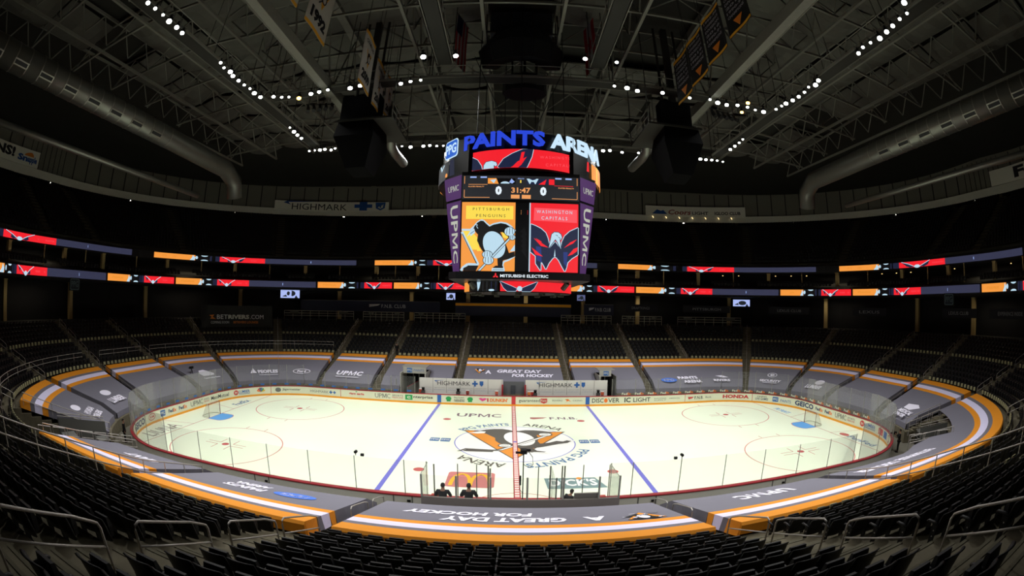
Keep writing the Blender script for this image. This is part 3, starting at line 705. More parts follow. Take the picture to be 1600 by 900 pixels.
# the near middle block is one section across the seam
sections = [s for s in sections if not (s[0] < -103.3 or s[1] > 103.3)]+[(103.2, STOT-103.2)]
for (a_, c_) in sections:
    for k in range(9, NR-1):
        d = row_d(k)+.72
        p0, p1 = path(a_, d), path(c_ if c_ <= tot else c_-STOT, d)
        # length of this row between aisle centres
        n_ = 24; L = 0; pp = None; cum = []; tt = []
        for i in range(n_+1):
            t = a_+(c_-a_)*i/n_; q = path(t if t <= tot else t-STOT, d)
            if pp: L += math.hypot(q[0]-pp[0], q[1]-pp[1])
            cum.append(L); tt.append(t); pp = q
        m0 = 1.2 if abs(abs(c_)-103.2) < .01 and 0 < c_ < 104 else .62; m1 = .62
        ma = .85 if a_ == 103.2 else (1.2 if a_ == -103.2 else .62); mb_ = .45 if c_ > tot else (1.2 if c_ == 103.2 else .62)
        use = L-ma-mb_; cnt = int(use/.57)
        if cnt < 2: continue
        sp = use/cnt; s0 = ma+sp/2
        for i in range(cnt):
            s_ = s0+i*sp; t = float(np.interp(s_, cum, tt)); t = t if t <= tot else t-STOT
            if in_pit(t, d): continue
            x, y = path(t, d); n = normal(t)
            if math.hypot(x-CAM.x, y-CAM.y) < 1.3: continue
            seats.append((x, y, ZR[k], n[0], n[1], k, (a_+c_)/2))
info = []
for s in seats:
    u, v, r = project((s[0], s[1], s[2]+.8))
    info.append(r if (-15 < u < 1615 and v < 925 and s[1] < 0) else 999)
order = sorted(range(len(seats)), key=lambda i: info[i])
near_ids = set(order[:300])
blk = {}
def seat_label(s):
    m = s[6]
    if abs(m) > 104: return ('black folding seat in the middle block just above the orange skirted cover', 'black seats in the middle near block')
    if m > 0: 
        if m > 94.5: return ('black folding seat in the near block right of the middle aisle rails', 'black seats in the near right block')
        return ('black folding seat in the blocks beyond the long rail at right', 'black seats beyond the right rail')
    if m < -94.5: return ('black folding seat in the near block left of the middle aisle rails', 'black seats in the near left block')
    return ('black folding seat in the blocks beyond the long rail at left', 'black seats beyond the left rail')
first = True
def seat_matrix(s):
    x, y, z, nx, ny = s[:5]; t = (-ny, nx)          # local +Y faces the ice
    return Matrix(((-t[0]*-1*-1, -nx, 0, x), (-t[1]*-1*-1, -ny, 0, y), (0, 0, 1, z), (0, 0, 0, 1)))
for i in sorted(near_ids):
    s = seats[i]; x, y, z, nx, ny = s[:5]
    if first: r = proto; first = False
    else:
        r = proto.copy(); COL.objects.link(r)
        for c in pm: q = c.copy(); COL.objects.link(q); q.parent = r
    r.location = (x, y, z+.004); r.rotation_euler = (0, 0, math.atan2(-ny, -nx)-PI/2)
    l, g = seat_label(s); tag(r, l, 'seat', g)
# everything further off: one object
def lowseat(tan):
    W = .24
    bk = [(-W, .02, .30), (W, .02, .30), (W, -.08, .80), (W*.8, -.10, .86), (-W*.8, -.10, .86), (-W, -.08, .80)]
    bk2 = [(x, y-.04, z) for x, y, z in bk]
    vs = bk+bk2; fs = [(0, 1, 2, 3, 4, 5), (11, 10, 9, 8, 7, 6)]+[(i, i+6, (i+1) % 6+6, (i+1) % 6) for i in range(6)]
    y0, y1, z0, z1 = .04, .12, (.5 if tan else .40), (.80 if tan else .74); q = (.175 if tan else .2)
    n = len(vs); vs += [(-q, y0, z0), (q, y0, z0), (q, y1, z0), (-q, y1, z0), (-q*.85, y0, z1), (q*.85, y0, z1), (q*.85, y1-.02, z1-.02), (-q*.85, y1-.02, z1-.02)]
    fp = [(n, n+1, n+5, n+4), (n+1, n+2, n+6, n+5), (n+2, n+3, n+7, n+6), (n+3, n, n+4, n+7), (n+4, n+5, n+6, n+7)]
    return np.array(vs), fs, fp
LB, LT = lowseat(False), lowseat(True)
b = MB()
def put_low(b, x, y, z, nx, ny, tan):
    vs, f1, f2 = LT if tan else LB; a = math.atan2(-ny, -nx)-PI/2; c, s_ = math.cos(a), math.sin(a)
    P = np.empty_like(vs); P[:, 0] = x+c*vs[:, 0]-s_*vs[:, 1]; P[:, 1] = y+s_*vs[:, 0]+c*vs[:, 1]; P[:, 2] = z+vs[:, 2]
    n = len(b.v); b.v.extend(map(tuple, P.tolist())); k1 = b.mi(S_BK); k2 = b.mi(S_TAN if tan else S_PAN)
    for f in f1: b.f.append(tuple(i+n for i in f)); b.m.append(k1)
    for f in f2: b.f.append(tuple(i+n for i in f)); b.m.append(k2)
for i, s in enumerate(seats):
    if i in near_ids: continue
    put_low(b, *s[:5], s[5] in TANROWS)
# suites and upper bowl
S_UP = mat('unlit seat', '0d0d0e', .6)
for rows, d0, dz in (([(21.5, 14.02), (22.4, 14.35)], 0, 0), ([(d+.72, z) for d, z in UZ], 0, 0)):
    for d, z in rows:
        t = -92.0
        while t < 92:
            if all(abs(t-a) > .8 for a in AISLES+[0, -11, 11, -27, 27]):
                x, y = path(t, d); n = normal(t); put_low(b, x, y, z, n[0], n[1], False)
            rr = (RC+d)/(RC+9.4) if AX < abs(t) else 1; t += .56/(rr if rr > 1 and not (AX+28.16 < abs(t) < AX+28.16+2*AY) else 1)
o = b.build('arena_seats'); tag(o, 'thousands of further folding seats in rows, black with two beige rows', 'seats', None, 'stuff')
# ================================================================== centre-hung scoreboard
E_RED, E_ORG, E_YEL, E_NAV, E_WHT, E_BLK = glow('led red', 'f5222e'), glow('led orange', 'f59a40'), glow('led yellow', 'fcdc50'), glow('led navy', '1c2440'), glow('led white', 'eaf6ff', 1.0), glow('led black', '060608')
E_ICE, E_AMB, E_GRY, E_SKY, E_PINK = glow('led ice', 'bcdcee'), glow('led amber', 'f0a060'), glow('led dark grey', '24262a'), glow('led sky', '9ab4f0'), glow('led light red', 'ff5560')
L_BLUE, L_BLUW, PURP = glow('lit blue letters', '2a48d8'), glow('lit white letters', 'cdeaff'), glow('glowing purple panel', '3b1f4d', .9)
PUR = glow('purple panel with added glow', '4a1f60', .85); PTX = glow('panel letters with added glow', 'c9cdbd', .8)  # glow added to the corner panels and letters, where little bounce light reaches
HULL = mat('scoreboard black', '101012', .35)
sb = empty('scoreboard', (0, 0, 11.2), 'huge centre-hung scoreboard with video screens under a ring of large blue and white letters', 'scoreboard')
def sbuild(b, name, parent=sb, smooth=False):
    b.v = [(x, y, z-11.2) for x, y, z in b.v]; return b.build(name, parent, smooth)
def octo(w, a, t, z): # half face width, front distance, corner run
    X, Y = w+t, a
    return [(-w, -Y, z), (w, -Y, z), (X, -Y+t, z), (X, Y-t, z), (w, Y, z), (-w, Y, z), (-X, Y-t, z), (-X, -Y+t, z)]
def loft(b, A, B, m, caps=True):
    n = len(A); b.add(A+B, [(i, (i+1) % n, n+(i+1) % n, n+i) for i in range(n)]+([tuple(range(n-1, -1, -1)), tuple(range(n, 2*n))] if caps else []), m)
b = MB(); loft(b, octo(3.68, 5.62, .42, 12.3), octo(3.72, 5.66, 1.26, 18.75), HULL); loft(b, octo(3.9, 5.9, .5, 11.92), octo(3.9, 5.9, .5, 12.36), HULL)
loft(b, octo(3.4, 5.2, 1.0, 18.75), octo(3.4, 5.2, 1.2, 21.4), HULL); sbuild(b, 'housing')
# four video faces
def face(ang, w, yd, lean=0.0):
    """returns fn(x, z, h): x right as seen from outside"""
    c, s = math.cos(ang), math.sin(ang)
    def fn(x, z, h=0):
        k = max(0, min(1, (z-12.3)/6.4)); dd = yd+h-(1-k)*lean; xx = x*(1-.012*(1-k)); return (c*xx+s*dd, s*xx-c*dd, z)
    return fn
def rect(b, f, x0, x1, z0, z1, m, h=0): put_poly(b, [(x0, z0), (x1, z0), (x1, z1), (x0, z1)], m, f, h)
def crop(f, X0, X1, Z0, Z1, u0, u1, v0, v1):
    return lambda u, v, h=0: f(X0+(u-u0)/(u1-u0)*(X1-X0), Z1-(v-v0)/(v1-v0)*(Z1-Z0), h)
def penguin(f):
    b = MB(); g = crop(f, -3.66, -.32, 12.42, 16.74, 240, 706, -22, 583)
    P = lambda pts, m, h: put_poly(b, pts, m, g, h)
    P([(240, -22), (706, -22), (706, 583), (240, 583)], E_ORG, .02); P([(276, 10), (688, 10), (688, 130), (276, 130)], E_YEL, .022)
    def T(t, x0, x1, y0, y1): put_text(b, t, E_GRY, lambda x, y, h: g(x, y1-(y-y0), .024), x0, x1, y0, y1, spacing=1.5)
    T('PITTSBURGH', 335, 650, 28, 52); T('PENGUINS', 365, 620, 86, 112)
    P([(246, 236), (330, 236), (385, 300), (400, 400), (340, 400)], E_YEL, .022); P([(370, 340), (420, 410), (380, 412)], E_YEL, .022); P([(590, 240), (650, 270), (640, 300), (600, 290)], E_YEL, .022)
    body = [(345, 215), (352, 195), (378, 162), (405, 145), (430, 147), (455, 172), (483, 196), (520, 178), (580, 165), (625, 172), (662, 195), (694, 235), (700, 290), (668, 305), (632, 270), (600, 245), (578, 245), (610, 310), (640, 380), (655, 425), (704, 410), (706, 455), (650, 478), (605, 490), (600, 535), (610, 562), (520, 560), (522, 548), (560, 535), (556, 472), (500, 462), (440, 430), (402, 372), (378, 320), (385, 268), (366, 248)]
    put_line(b, [(242, 226), (320, 226), (352, 195), (378, 162), (405, 142), (430, 144), (456, 170), (484, 193), (520, 174), (580, 160), (630, 168), (668, 192), (706, 235)], 17, E_ICE, g, .026)
    put_line(b, [(244, 244), (392, 530), (300, 526), (255, 560), (244, 583)], 22, E_ICE, g, .026); put_line(b, [(248, 262), (378, 520)], 7, E_BLK, g, .03); put_line(b, [(300, 540), (392, 540)], 7, E_BLK, g, .03)
    put_line(b, [(706, 450), (652, 486), (612, 500), (602, 530), (616, 575)], 14, E_ICE, g, .026)
    P([(262, 560), (300, 542), (392, 542), (372, 583), (262, 583)], E_BLK, .03)
    P(body, E_BLK, .034); P(ell(526, 355, 92, 122, 30, rot=-.42), E_ICE, .038)
    P([(352, 215), (318, 235), (288, 288), (322, 262), (318, 285), (360, 252)], E_ICE, .04); put_line(b, [(318, 262), (352, 236)], 4, E_BLK, g, .042)
    put_line(b, [(362, 182), (378, 180), (372, 198), (384, 214)], 5, E_ICE, g, .04)
    P([(668, 268), (686, 286), (412, 583), (382, 583)], E_BLK, .042); P([(673, 276), (682, 285), (408, 580), (390, 580)], E_ICE, .044)
    for cx, cy, rx, ry in ((658, 238, 44, 38), (682, 288, 26, 22), (468, 440, 42, 30), (478, 490, 44, 36)):
        P(ell(cx, cy, rx+5, ry+5, 16), E_BLK, .046); P(ell(cx, cy, rx, ry, 16), E_ICE, .048)
        for k in (-.5, 0, .5): put_line(b, [(cx+k*rx, cy-ry*.8), (cx+k*rx*1.2, cy+ry*.6)], 4, E_BLK, g, .05)
    P([(512, 556), (616, 556), (622, 583), (506, 583)], E_ICE, .04); put_line(b, [(520, 570), (610, 570)], 4, E_BLK, g, .044); P(ell(550, 545, 18, 10, 10), E_BLK, .044); P(ell(590, 545, 18, 10, 10), E_BLK, .044)
    P([(662, 412), (706, 350), (706, 408)], E_ICE, .036)
    return b
def eagle(f):
    b = MB(); g = crop(f, .62, 3.62, 12.42, 16.74, 832, 1272, -22, 603)
    P = lambda pts, m, h: put_poly(b, pts, m, g, h)
    P([(832, -22), (1272, -22), (1272, 603), (832, 603)], E_RED, .02); P([(866, 22), (1260, 30), (1260, 152), (860, 140)], E_PINK, .022); rect(b, f, .55, .62, 12.42, 16.74, E_ICE, .02)
    def T(t, x0, x1, y0, y1): put_text(b, t, E_ICE, lambda x, y, h: g(x, y1-(y-y0), .024), x0, x1, y0, y1, spacing=1.4)
    T('WASHINGTON', 888, 1215, 42, 72); T('CAPITALS', 932, 1170, 100, 130)
    wing = [(836, 175), (880, 190), (930, 215), (972, 252), (992, 300), (1004, 350), (1010, 388), (1060, 330), (1112, 395), (1122, 330), (1148, 275), (1195, 232), (1270, 196), (1270, 440), (1215, 475), (1176, 512), (1165, 560), (1152, 595), (1122, 545), (1095, 495), (1072, 470), (1056, 465), (1038, 478), (1005, 520), (978, 578), (950, 530), (932, 503), (930, 590), (885, 528), (884, 462), (836, 425)]
    put_line(b, wing+[wing[0]], 13, E_ICE, g, .026); P(wing, E_NAV, .03)
    P([(1058, 395), (1064, 462), (1050, 462)], E_ICE, .034)
    for q in ([(862, 300), (935, 342), (1000, 384), (930, 372), (905, 345)], [(845, 385), (900, 425), (950, 465), (880, 450)], [(1140, 384), (1200, 330), (1262, 300), (1225, 340), (1180, 362)], [(1176, 455), (1230, 390), (1270, 372), (1262, 410), (1220, 440)], [(880, 300), (935, 330), (935, 360)]): P(q, E_RED, .034)
    P([(884, 375), (932, 380), (940, 520), (895, 500)], glow('led deep blue', '26387a'), .032); P([(1136, 420), (1176, 420), (1168, 560), (1140, 520)], glow('led deep blue', '26387a'), .032)
    hd = [(1002, 388), (1020, 300), (1028, 262), (1052, 243), (1090, 245), (1112, 262), (1122, 290), (1112, 312), (1100, 300), (1106, 340), (1114, 396), (1085, 340), (1062, 306), (1040, 335)]
    put_line(b, hd+[hd[0]], 12, E_NAV, g, .036); P(hd, E_ICE, .04); put_line(b, [(1064, 268), (1082, 272), (1078, 280)], 4, E_NAV, g, .044); put_line(b, [(1086, 285), (1112, 300)], 4, E_NAV, g, .044)
    return b
def stats(f):
    b = MB(); R = lambda *a, **k: rect(b, f, *a, **k); Z0, Z1 = 16.93, 18.5
    R(-3.68, 3.68, Z0, Z1, E_GRY, .02)
    for s_ in (-1, 1):
        put_line(b, [(s_*1.95, Z0+.12), (s_*3.55, Z0+.12), (s_*3.55, Z0+.62)], .035, E_AMB, f, .024); put_line(b, [(s_*3.55, Z1-.55), (s_*3.55, Z1-.05)], .035, E_AMB, f, .024)
        x = -3.3 if s_ < 0 else 2.35
        put_text(b, 'PLAYER PENALTY', E_AMB, lambda x_, y, h: f(x_, y, .024), x, x+1.0, 17.72, 17.8, bold=.03)
        put_text(b, '0', E_WHT, lambda x_, y, h: f(x_, y, .026), -1.6 if s_ < 0 else 1.2, -1.2 if s_ < 0 else 1.6, 17.22, 17.8, bold=.06)
        for q in (3.0, 2.35): R(s_*q-.2, s_*q+.2, 18.33, 18.43, E_SKY, .024)
        put_line(b, [(s_*3.3, 17.9), (s_*2.1, 17.9)], .03, E_AMB if s_ < 0 else E_RED, f, .024)
        R(-.62 if s_ < 0 else .06, -.08 if s_ < 0 else .62, 17.0, 17.25, E_AMB, .024)
    put_text(b, '31:47', E_AMB, lambda x_, y, h: f(x_, y, .024), -.6, .6, 17.36, 17.72, bold=.03); put_text(b, '1', E_YEL, lambda x_, y, h: f(x_, y, .024), -.06, .02, 18.03, 18.22, bold=.02)
    put_text(b, 'PERIOD', E_SKY, lambda x_, y, h: f(x_, y, .024), -.2, .2, 18.27, 18.36)
    R(-2.08, -.35, 17.95, 18.32, E_BLK, .022); put_poly(b, [(-2.08, 17.95), (-1.4, 17.95), (-1.55, 18.32), (-2.08, 18.32)], E_ORG, f, .024); put_poly(b, ell(-1.0, 17.97, .28, .14, 14, 0, PI), E_ICE, f, .026)
    put_poly(b, [(-1.95, 18.2), (-1.55, 18.25), (-1.7, 17.98)], E_ICE, f, .026); put_poly(b, [(-.6, 18.3), (-.4, 18.1), (-.55, 17.98), (-.75, 18.05)], E_SKY, f, .026)
    R(.35, 2.1, 17.95, 18.32, E_NAV, .022); put_poly(b, [(.35, 18.32), (.55, 17.95), (.72, 18.22), (.9, 17.95), (1.1, 18.32), (.95, 18.32), (.72, 18.1), (.5, 18.32)], E_ICE, f, .026)
    put_poly(b, [(1.1, 17.95), (1.6, 18.3), (1.5, 17.95)], E_RED, f, .026); R(1.75, 2.1, 17.95, 18.32, E_RED, .026)
    return b
for ang, w_, yd in ((0, 3.7, 5.70), (PI, 3.7, 5.70), (PI/2, 3.7, 4.99), (-PI/2, 3.7, 4.99)):
    f = face(ang, w_, yd, .04 if yd > 5 else .86)
    sbuild(stats(f), 'stats_display'); sbuild(penguin(f), 'video_screen'); sbuild(eagle(f), 'video_screen')
    b = MB(); rect(b, f, -.3, .56, 12.42, 16.74, mat('dark mesh panel', '16181c', .4), .01)
    for k in range(5): put_poly(b, [(-.02+.02*k, 14.9-.3*k), (.25, 15.2-.3*k), (.45, 14.6-.35*k)], mat('faint emblem', '26282c', .4), f, .014+.001*k)
    for x in (.02, .42):
        for k in range(3): rect(b, f, x, x+.03, 16.0+.1*k, 16.04+.1*k, E_AMB if x < .2 else E_RED, .016)
    sbuild(b, 'centre_panel')
    b = MB(); ff = face(ang, w_, 5.92 if abs(math.cos(ang)) > .5 else 4.42)
    put_text(b, 'MITSUBISHI ELECTRIC', E_WHT, lambda x, y, h: ff(x, y, .02), -1.2, 1.75, 12.04, 12.22, bold=.02)
    for a_ in (90, 210, 330):
        cx, cz = -1.48+.09*math.cos(R_(a_)), 12.12+.09*math.sin(R_(a_)); put_poly(b, [(cx+.1*math.cos(R_(a_)), cz+.1*math.sin(R_(a_))), (cx-.06*math.sin(R_(a_)), cz+.06*math.cos(R_(a_))), (cx-.1*math.cos(R_(a_)), cz-.1*math.sin(R_(a_))), (cx+.06*math.sin(R_(a_)), cz-.06*math.cos(R_(a_)))], E_RED, ff, .02)
    sbuild(b, 'sponsor_lettering')
# purple corner panels
for sx in (-1, 1):
    for sy in (-1, 1):
        b = MB()
        A0, B0 = Vector((sx*3.72, sy*5.7, 0)), Vector((sx*5.02, sy*4.40, 0)); A1, B1 = Vector((sx*3.68, sy*5.66, 0)), Vector((sx*4.12, sy*5.22, 0))
        def cf(u, z, h=0, A0=A0, B0=B0, A1=A1, B1=B1, flip=(sx*sy > 0)):
            k = (z-12.3)/(18.6-12.3); A = A1.lerp(A0, k); B = B1.lerp(B0, k); u_ = 1-u if flip else u
            p = A.lerp(B, u_); n = Vector((sx, sy, 0)).normalized(); return (p.x+n.x*(.03+h), p.y+n.y*(.03+h), z)
        # u runs left to right seen from outside: swap for mirrored corners
        for z0, z1 in ((12.35, 16.85), (17.0, 18.55)): put_poly(b, [(0, z0), (1, z0), (1, z1), (0, z1)], PUR, cf)
        swap = (sx*sy > 0)
        g2 = (lambda x, y, h: cf(1-x, y, .015)) if False else (lambda x, y, h: cf(x, y, .015))
        put_text(b, 'UPMC', PTX, g2, .2, .85, 17.55, 17.95, bold=.0)
        put_text(b, 'UPMC', PTX, lambda x, y, h: cf(.25+.55*y, 16.6-x, .015), 0, 3.7, 0, 1, bold=.02)
        sbuild(b, 'corner_panel')
# LED ring and letter ring
def ringf(r): return lambda x, z, h=0: ((r+h)*math.sin(x/r), -(r+h)*math.cos(x/r), z)
R1 = ringf(6.05); dg = math.radians(1)*6.05
b = MB()
def ringpoly(b, a0, a1, z0, z1, m, h=0, r=R1, k=6.05):
    n = max(1, int(abs(a1-a0)/5))
    for i in range(n):
        x0, x1 = [math.radians(a0+(a1-a0)*j/n)*k for j in (i, i+1)]; put_poly(b, [(x0, z0), (x1, z0), (x1, z1), (x0, z1)], m, r, h)
drum = [(5.95*math.cos(2*PI*i/72), 5.95*math.sin(2*PI*i/72)) for i in range(72)]
h_ = MB(); loft(h_, [(x, y, 18.86) for x, y in drum], [(x, y, 20.34) for x, y in drum], HULL)
drum2 = [(x*.97, y*.97) for x, y in drum]; loft(h_, [(x, y, 20.34) for x, y in drum2], [(x, y, 21.55) for x, y in drum2], mat('dark ring panel', '1c1c1e', .25)); sbuild(h_, 'ring_housing')
for rep in (0, 180):
    ringpoly(b, -40+rep, 50+rep, 18.95, 20.22, E_RED, .02); ringpoly(b, 43+rep, 50+rep, 18.95, 19.5, E_BLK, .03)
    ringpoly(b, 53.5+rep, 86+rep, 18.95, 20.22, E_ORG, .02); ringpoly(b, 62+rep, 64+rep, 18.95, 20.22, E_YEL, .025); ringpoly(b, -53+rep, -41+rep, 18.95, 20.22, glow('led dim blue', '1c2038'), .02); ringpoly(b, -88+rep, -54+rep, 18.95, 20.22, E_GRY, .02)
    o = math.radians(rep)*6.05
    g = lambda u, v, h=0: R1(o+math.asin((-3.89+(u-320)/1030*8.52)/6.05)*6.05, max(18.95, min(20.22, 20.22-(v-258-(42*((u-700)/378)**2 if u < 700 else 82*((u-700)/650)**2))/165*1.27)), h)
    # crop coordinates follow the curved strip: straight numbers along it
    GP = lambda pts, m, h: put_fine(b, pts, m, g, h, 45)
    wl = [(322, 300), (400, 322), (452, 350), (485, 405), (495, 452), (400, 452), (345, 395)]; wr = [(612, 415), (655, 345), (720, 300), (800, 262), (880, 262), (868, 330), (830, 430), (800, 452), (640, 452)]
    for w__ in (wl, wr): put_line(b, w__+[w__[0]], 9, E_ICE, g, .03, 40); GP(w__, E_NAV, .034)
    GP([(322, 420), (350, 405), (420, 452), (322, 452)], E_RED, .038); GP([(690, 452), (760, 372), (830, 330), (790, 400), (740, 452)], E_RED, .038); GP([(790, 290), (815, 285), (800, 360), (775, 372)], E_RED, .038)
    hd = [(502, 452), (505, 400), (522, 372), (565, 362), (600, 375), (608, 398), (598, 410), (582, 400), (585, 452)]
    put_line(b, hd, 9, E_NAV, g, .038, 40); GP(hd, E_ICE, .042)
    put_text(b, 'WASHINGTON', E_PINK, lambda x, y, h: g(x, 345-y, .03), 930, 1215, 0, 24, spacing=1.4); put_text(b, 'CAPITALS', E_PINK, lambda x, y, h: g(x, 412-y, .03), 975, 1180, 0, 24, spacing=1.4)
    put_poly(b, [(o+math.radians(-70)*6.05, 20.2), (o+math.radians(-60)*6.05, 20.1), (o+math.radians(-66)*6.05, 19.7)], E_ICE, R1, .03); put_poly(b, ell(o+math.radians(-57)*6.05, 19.2, .18, .18, 12), E_ORG, R1, .03)
sbuild(b, 'led_ring')
lt = MB()
for rep in (0, 180):
    o = math.radians(rep)*6.15
    Lf = lambda x, y, h: ringf(6.15)(o+x, y, h)
    A = lambda d: math.radians(d)*6.15
    put_text(lt, 'PAINTS', L_BLUE, Lf, A(-37.5), A(14), 20.45, 21.5, bold=.035, extrude=.06); put_text(lt, 'ARENA', L_BLUW, Lf, A(17.5), A(66), 20.45, 21.5, bold=.035, extrude=.06)
    put_poly(lt, rrect(A(-58), A(-43), 20.3, 21.65, .25), L_BLUW, Lf, .02); put_poly(lt, rrect(A(-57.2), A(-43.8), 20.38, 21.57, .2), glow('lit blue tile', '2560c8'), Lf, .04)
    put_text(lt, 'PPG', L_BLUW, lambda x, y, h: Lf(x, y, .06), A(-56.5), A(-44.5), 20.6, 21.35, bold=.03)
sbuild(lt, 'ring_letters')
# lower ring
b = MB(); R2 = ringf(3.9); dr = [(3.85*math.cos(2*PI*i/48), 3.85*math.sin(2*PI*i/48)) for i in range(48)]
loft(b, [(x, y, 11.22) for x, y in dr], [(x, y, 11.95) for x, y in dr], HULL)
for rep in (0, 180):
    rp = lambda a, c, m, z0=11.28, z1=11.93, h=.02: ringpoly(b, a+rep, c+rep, z0, z1, m, h, R2, 3.9)
    rp(-80, -60, E_ORG); rp(-60, -20, E_BLK); rp(-38, -32, E_GRY); rp(-28, -22, glow('led dim blue', '1c2038')); rp(-18, 80, E_RED)
    o = math.radians(rep)*3.9; g = lambda x, z, h=0: R2(o+x, z, h)
    for s_ in (-1, 1):
        wg = [(s_*.12, 11.45), (s_*.5, 11.62), (s_*1.25, 11.93), (s_*1.0, 11.5), (s_*.75, 11.28), (s_*.2, 11.28)]; put_line(b, wg+[wg[0]], .05, E_ICE, g, .03, .25); put_fine(b, wg, E_NAV, g, .034, .3)
    put_poly(b, ell(.05, 11.45, .17, .17, 14), E_ICE, g, .04); put_poly(b, ell(-1.85, 11.35, .22, .07, 12), E_ICE, g, .04); put_poly(b, [(-3.1, 11.9), (-2.75, 11.9), (-2.85, 11.5), (-3.0, 11.3)], E_ICE, g, .04)
sbuild(b, 'lower_led_ring')
b = MB()
for i in range(12):
    a = 2*PI*i/12; b.tube([(3.2*math.cos(a), 3.2*math.sin(a), 11.25), (3.2*math.cos(a), 3.2*math.sin(a), 11.05)], .22, mat('dull downlight', '3c3a34', .5), 8)
for i in range(4):
    a = PI/4+PI/2*i; b.tube([(4.6*math.cos(a)*1.0, 4.6*math.sin(a), 11.9), (4.2*math.cos(a), 4.2*math.sin(a), 11.5)], .18, mat('dull downlight', '3c3a34', .5), 8)
sbuild(b, 'underside_speakers')
b = MB()
for x, y in ((-3, -4), (3, -4), (-3, 4), (3, 4), (-1.2, 0), (1.2, 0), (0, -4.4), (0, 4.4)): b.tube([(x, y, 21.4), (x*1.0, y, 36)], .035, BLACK, 5)
for x in (-1.0, 1.0): b.tube([(x*.6, -4.5, 21.4), (x*3.4, -4.5, 28.3)], .03, BLACK, 5)
sbuild(b, 'hoist_cables')

# speaker array above
sp = empty('speaker_cluster', (0, -.5, 27), 'dark cluster of hanging loudspeaker boxes above the scoreboard', 'loudspeakers')
SPK = mat('speaker grille', '3a404c', .7, var=.1, scale=9); FRM = mat('speaker frame grey', '3a3a3a', .5, .3)
def spb(b, n): b.v = [(x, y, z-27) for x, y, z in b.v]; return b.build(n, sp)
for i, x in enumerate((-1.75, 0, 1.75)):
    b = MB(); b.box(x-.82, x+.82, -.9, .9, 32.95, 35.3-.1*abs(i-1), SPK); spb(b, 'line_array_panel')
b = MB(); b.tube([(-3.0, -.95, 32.9), (3.1, -.95, 32.75)], .09, FRM, 6); b.tube([(-3.0, .95, 32.9), (3.1, .95, 32.75)], .09, FRM, 6)
for x in (-2.9, 3.0): b.tube([(x, -.95, 32.85), (x, -.95, 36)], .03, FRM, 5); b.tube([(x, -.95, 32.8), (x, .95, 32.8)], .08, FRM, 6)
for x in (-.9, .9): b.box(x-.06, x+.06, -.93, -.88, 32.9, 35.2, FRM)
spb(b, 'hanging_frame')
for k in range(5):
    a = R_(-56+28*k); M = Matrix.Rotation(a, 4, 'Z'); b = MB()
    top = [(-.95, -2.6, 32.2), (.95, -2.6, 32.2), (.95, -1.2, 32.5), (-.95, -1.2, 32.5)]; midd = [(-.95, -3.5, 30.6), (.95, -3.5, 30.6), (.95, -2.0, 30.3), (-.95, -2.0, 30.3)]; bot = [(-.85, -3.1, 29.0), (.85, -3.1, 29.0), (.85, -1.8, 29.3), (-.85, -1.8, 29.3)]
    tr = lambda q: [tuple(M @ Vector(v)) for v in q]
    b.hexa(tr(midd), tr(top), SPK); b.hexa(tr(bot), tr(midd), mat('speaker black', '131417', .6)); spb(b, 'speaker_box')
b = MB(); loft(b, [(1.75*math.cos(a)+.3, 1.3*math.sin(a), 27.1) for a in np.linspace(0, 2*PI, 13)[:-1]], [(1.75*math.cos(a)+.3, 1.3*math.sin(a), 28.5) for a in np.linspace(0, 2*PI, 13)[:-1]], mat('speaker black', '131417', .6)); spb(b, 'subwoofer_drum')
b = MB(); b.tube([(.3, 0, 28.5), (.3, 0, 33)], .12, BLACK, 6); b.tube([(-.7, 0, 28.5), (-.7, 0, 33)], .08, BLACK, 6); b.tube([(1.3, 0, 28.5), (1.3, 0, 33)], .08, BLACK, 6); spb(b, 'support_pole')
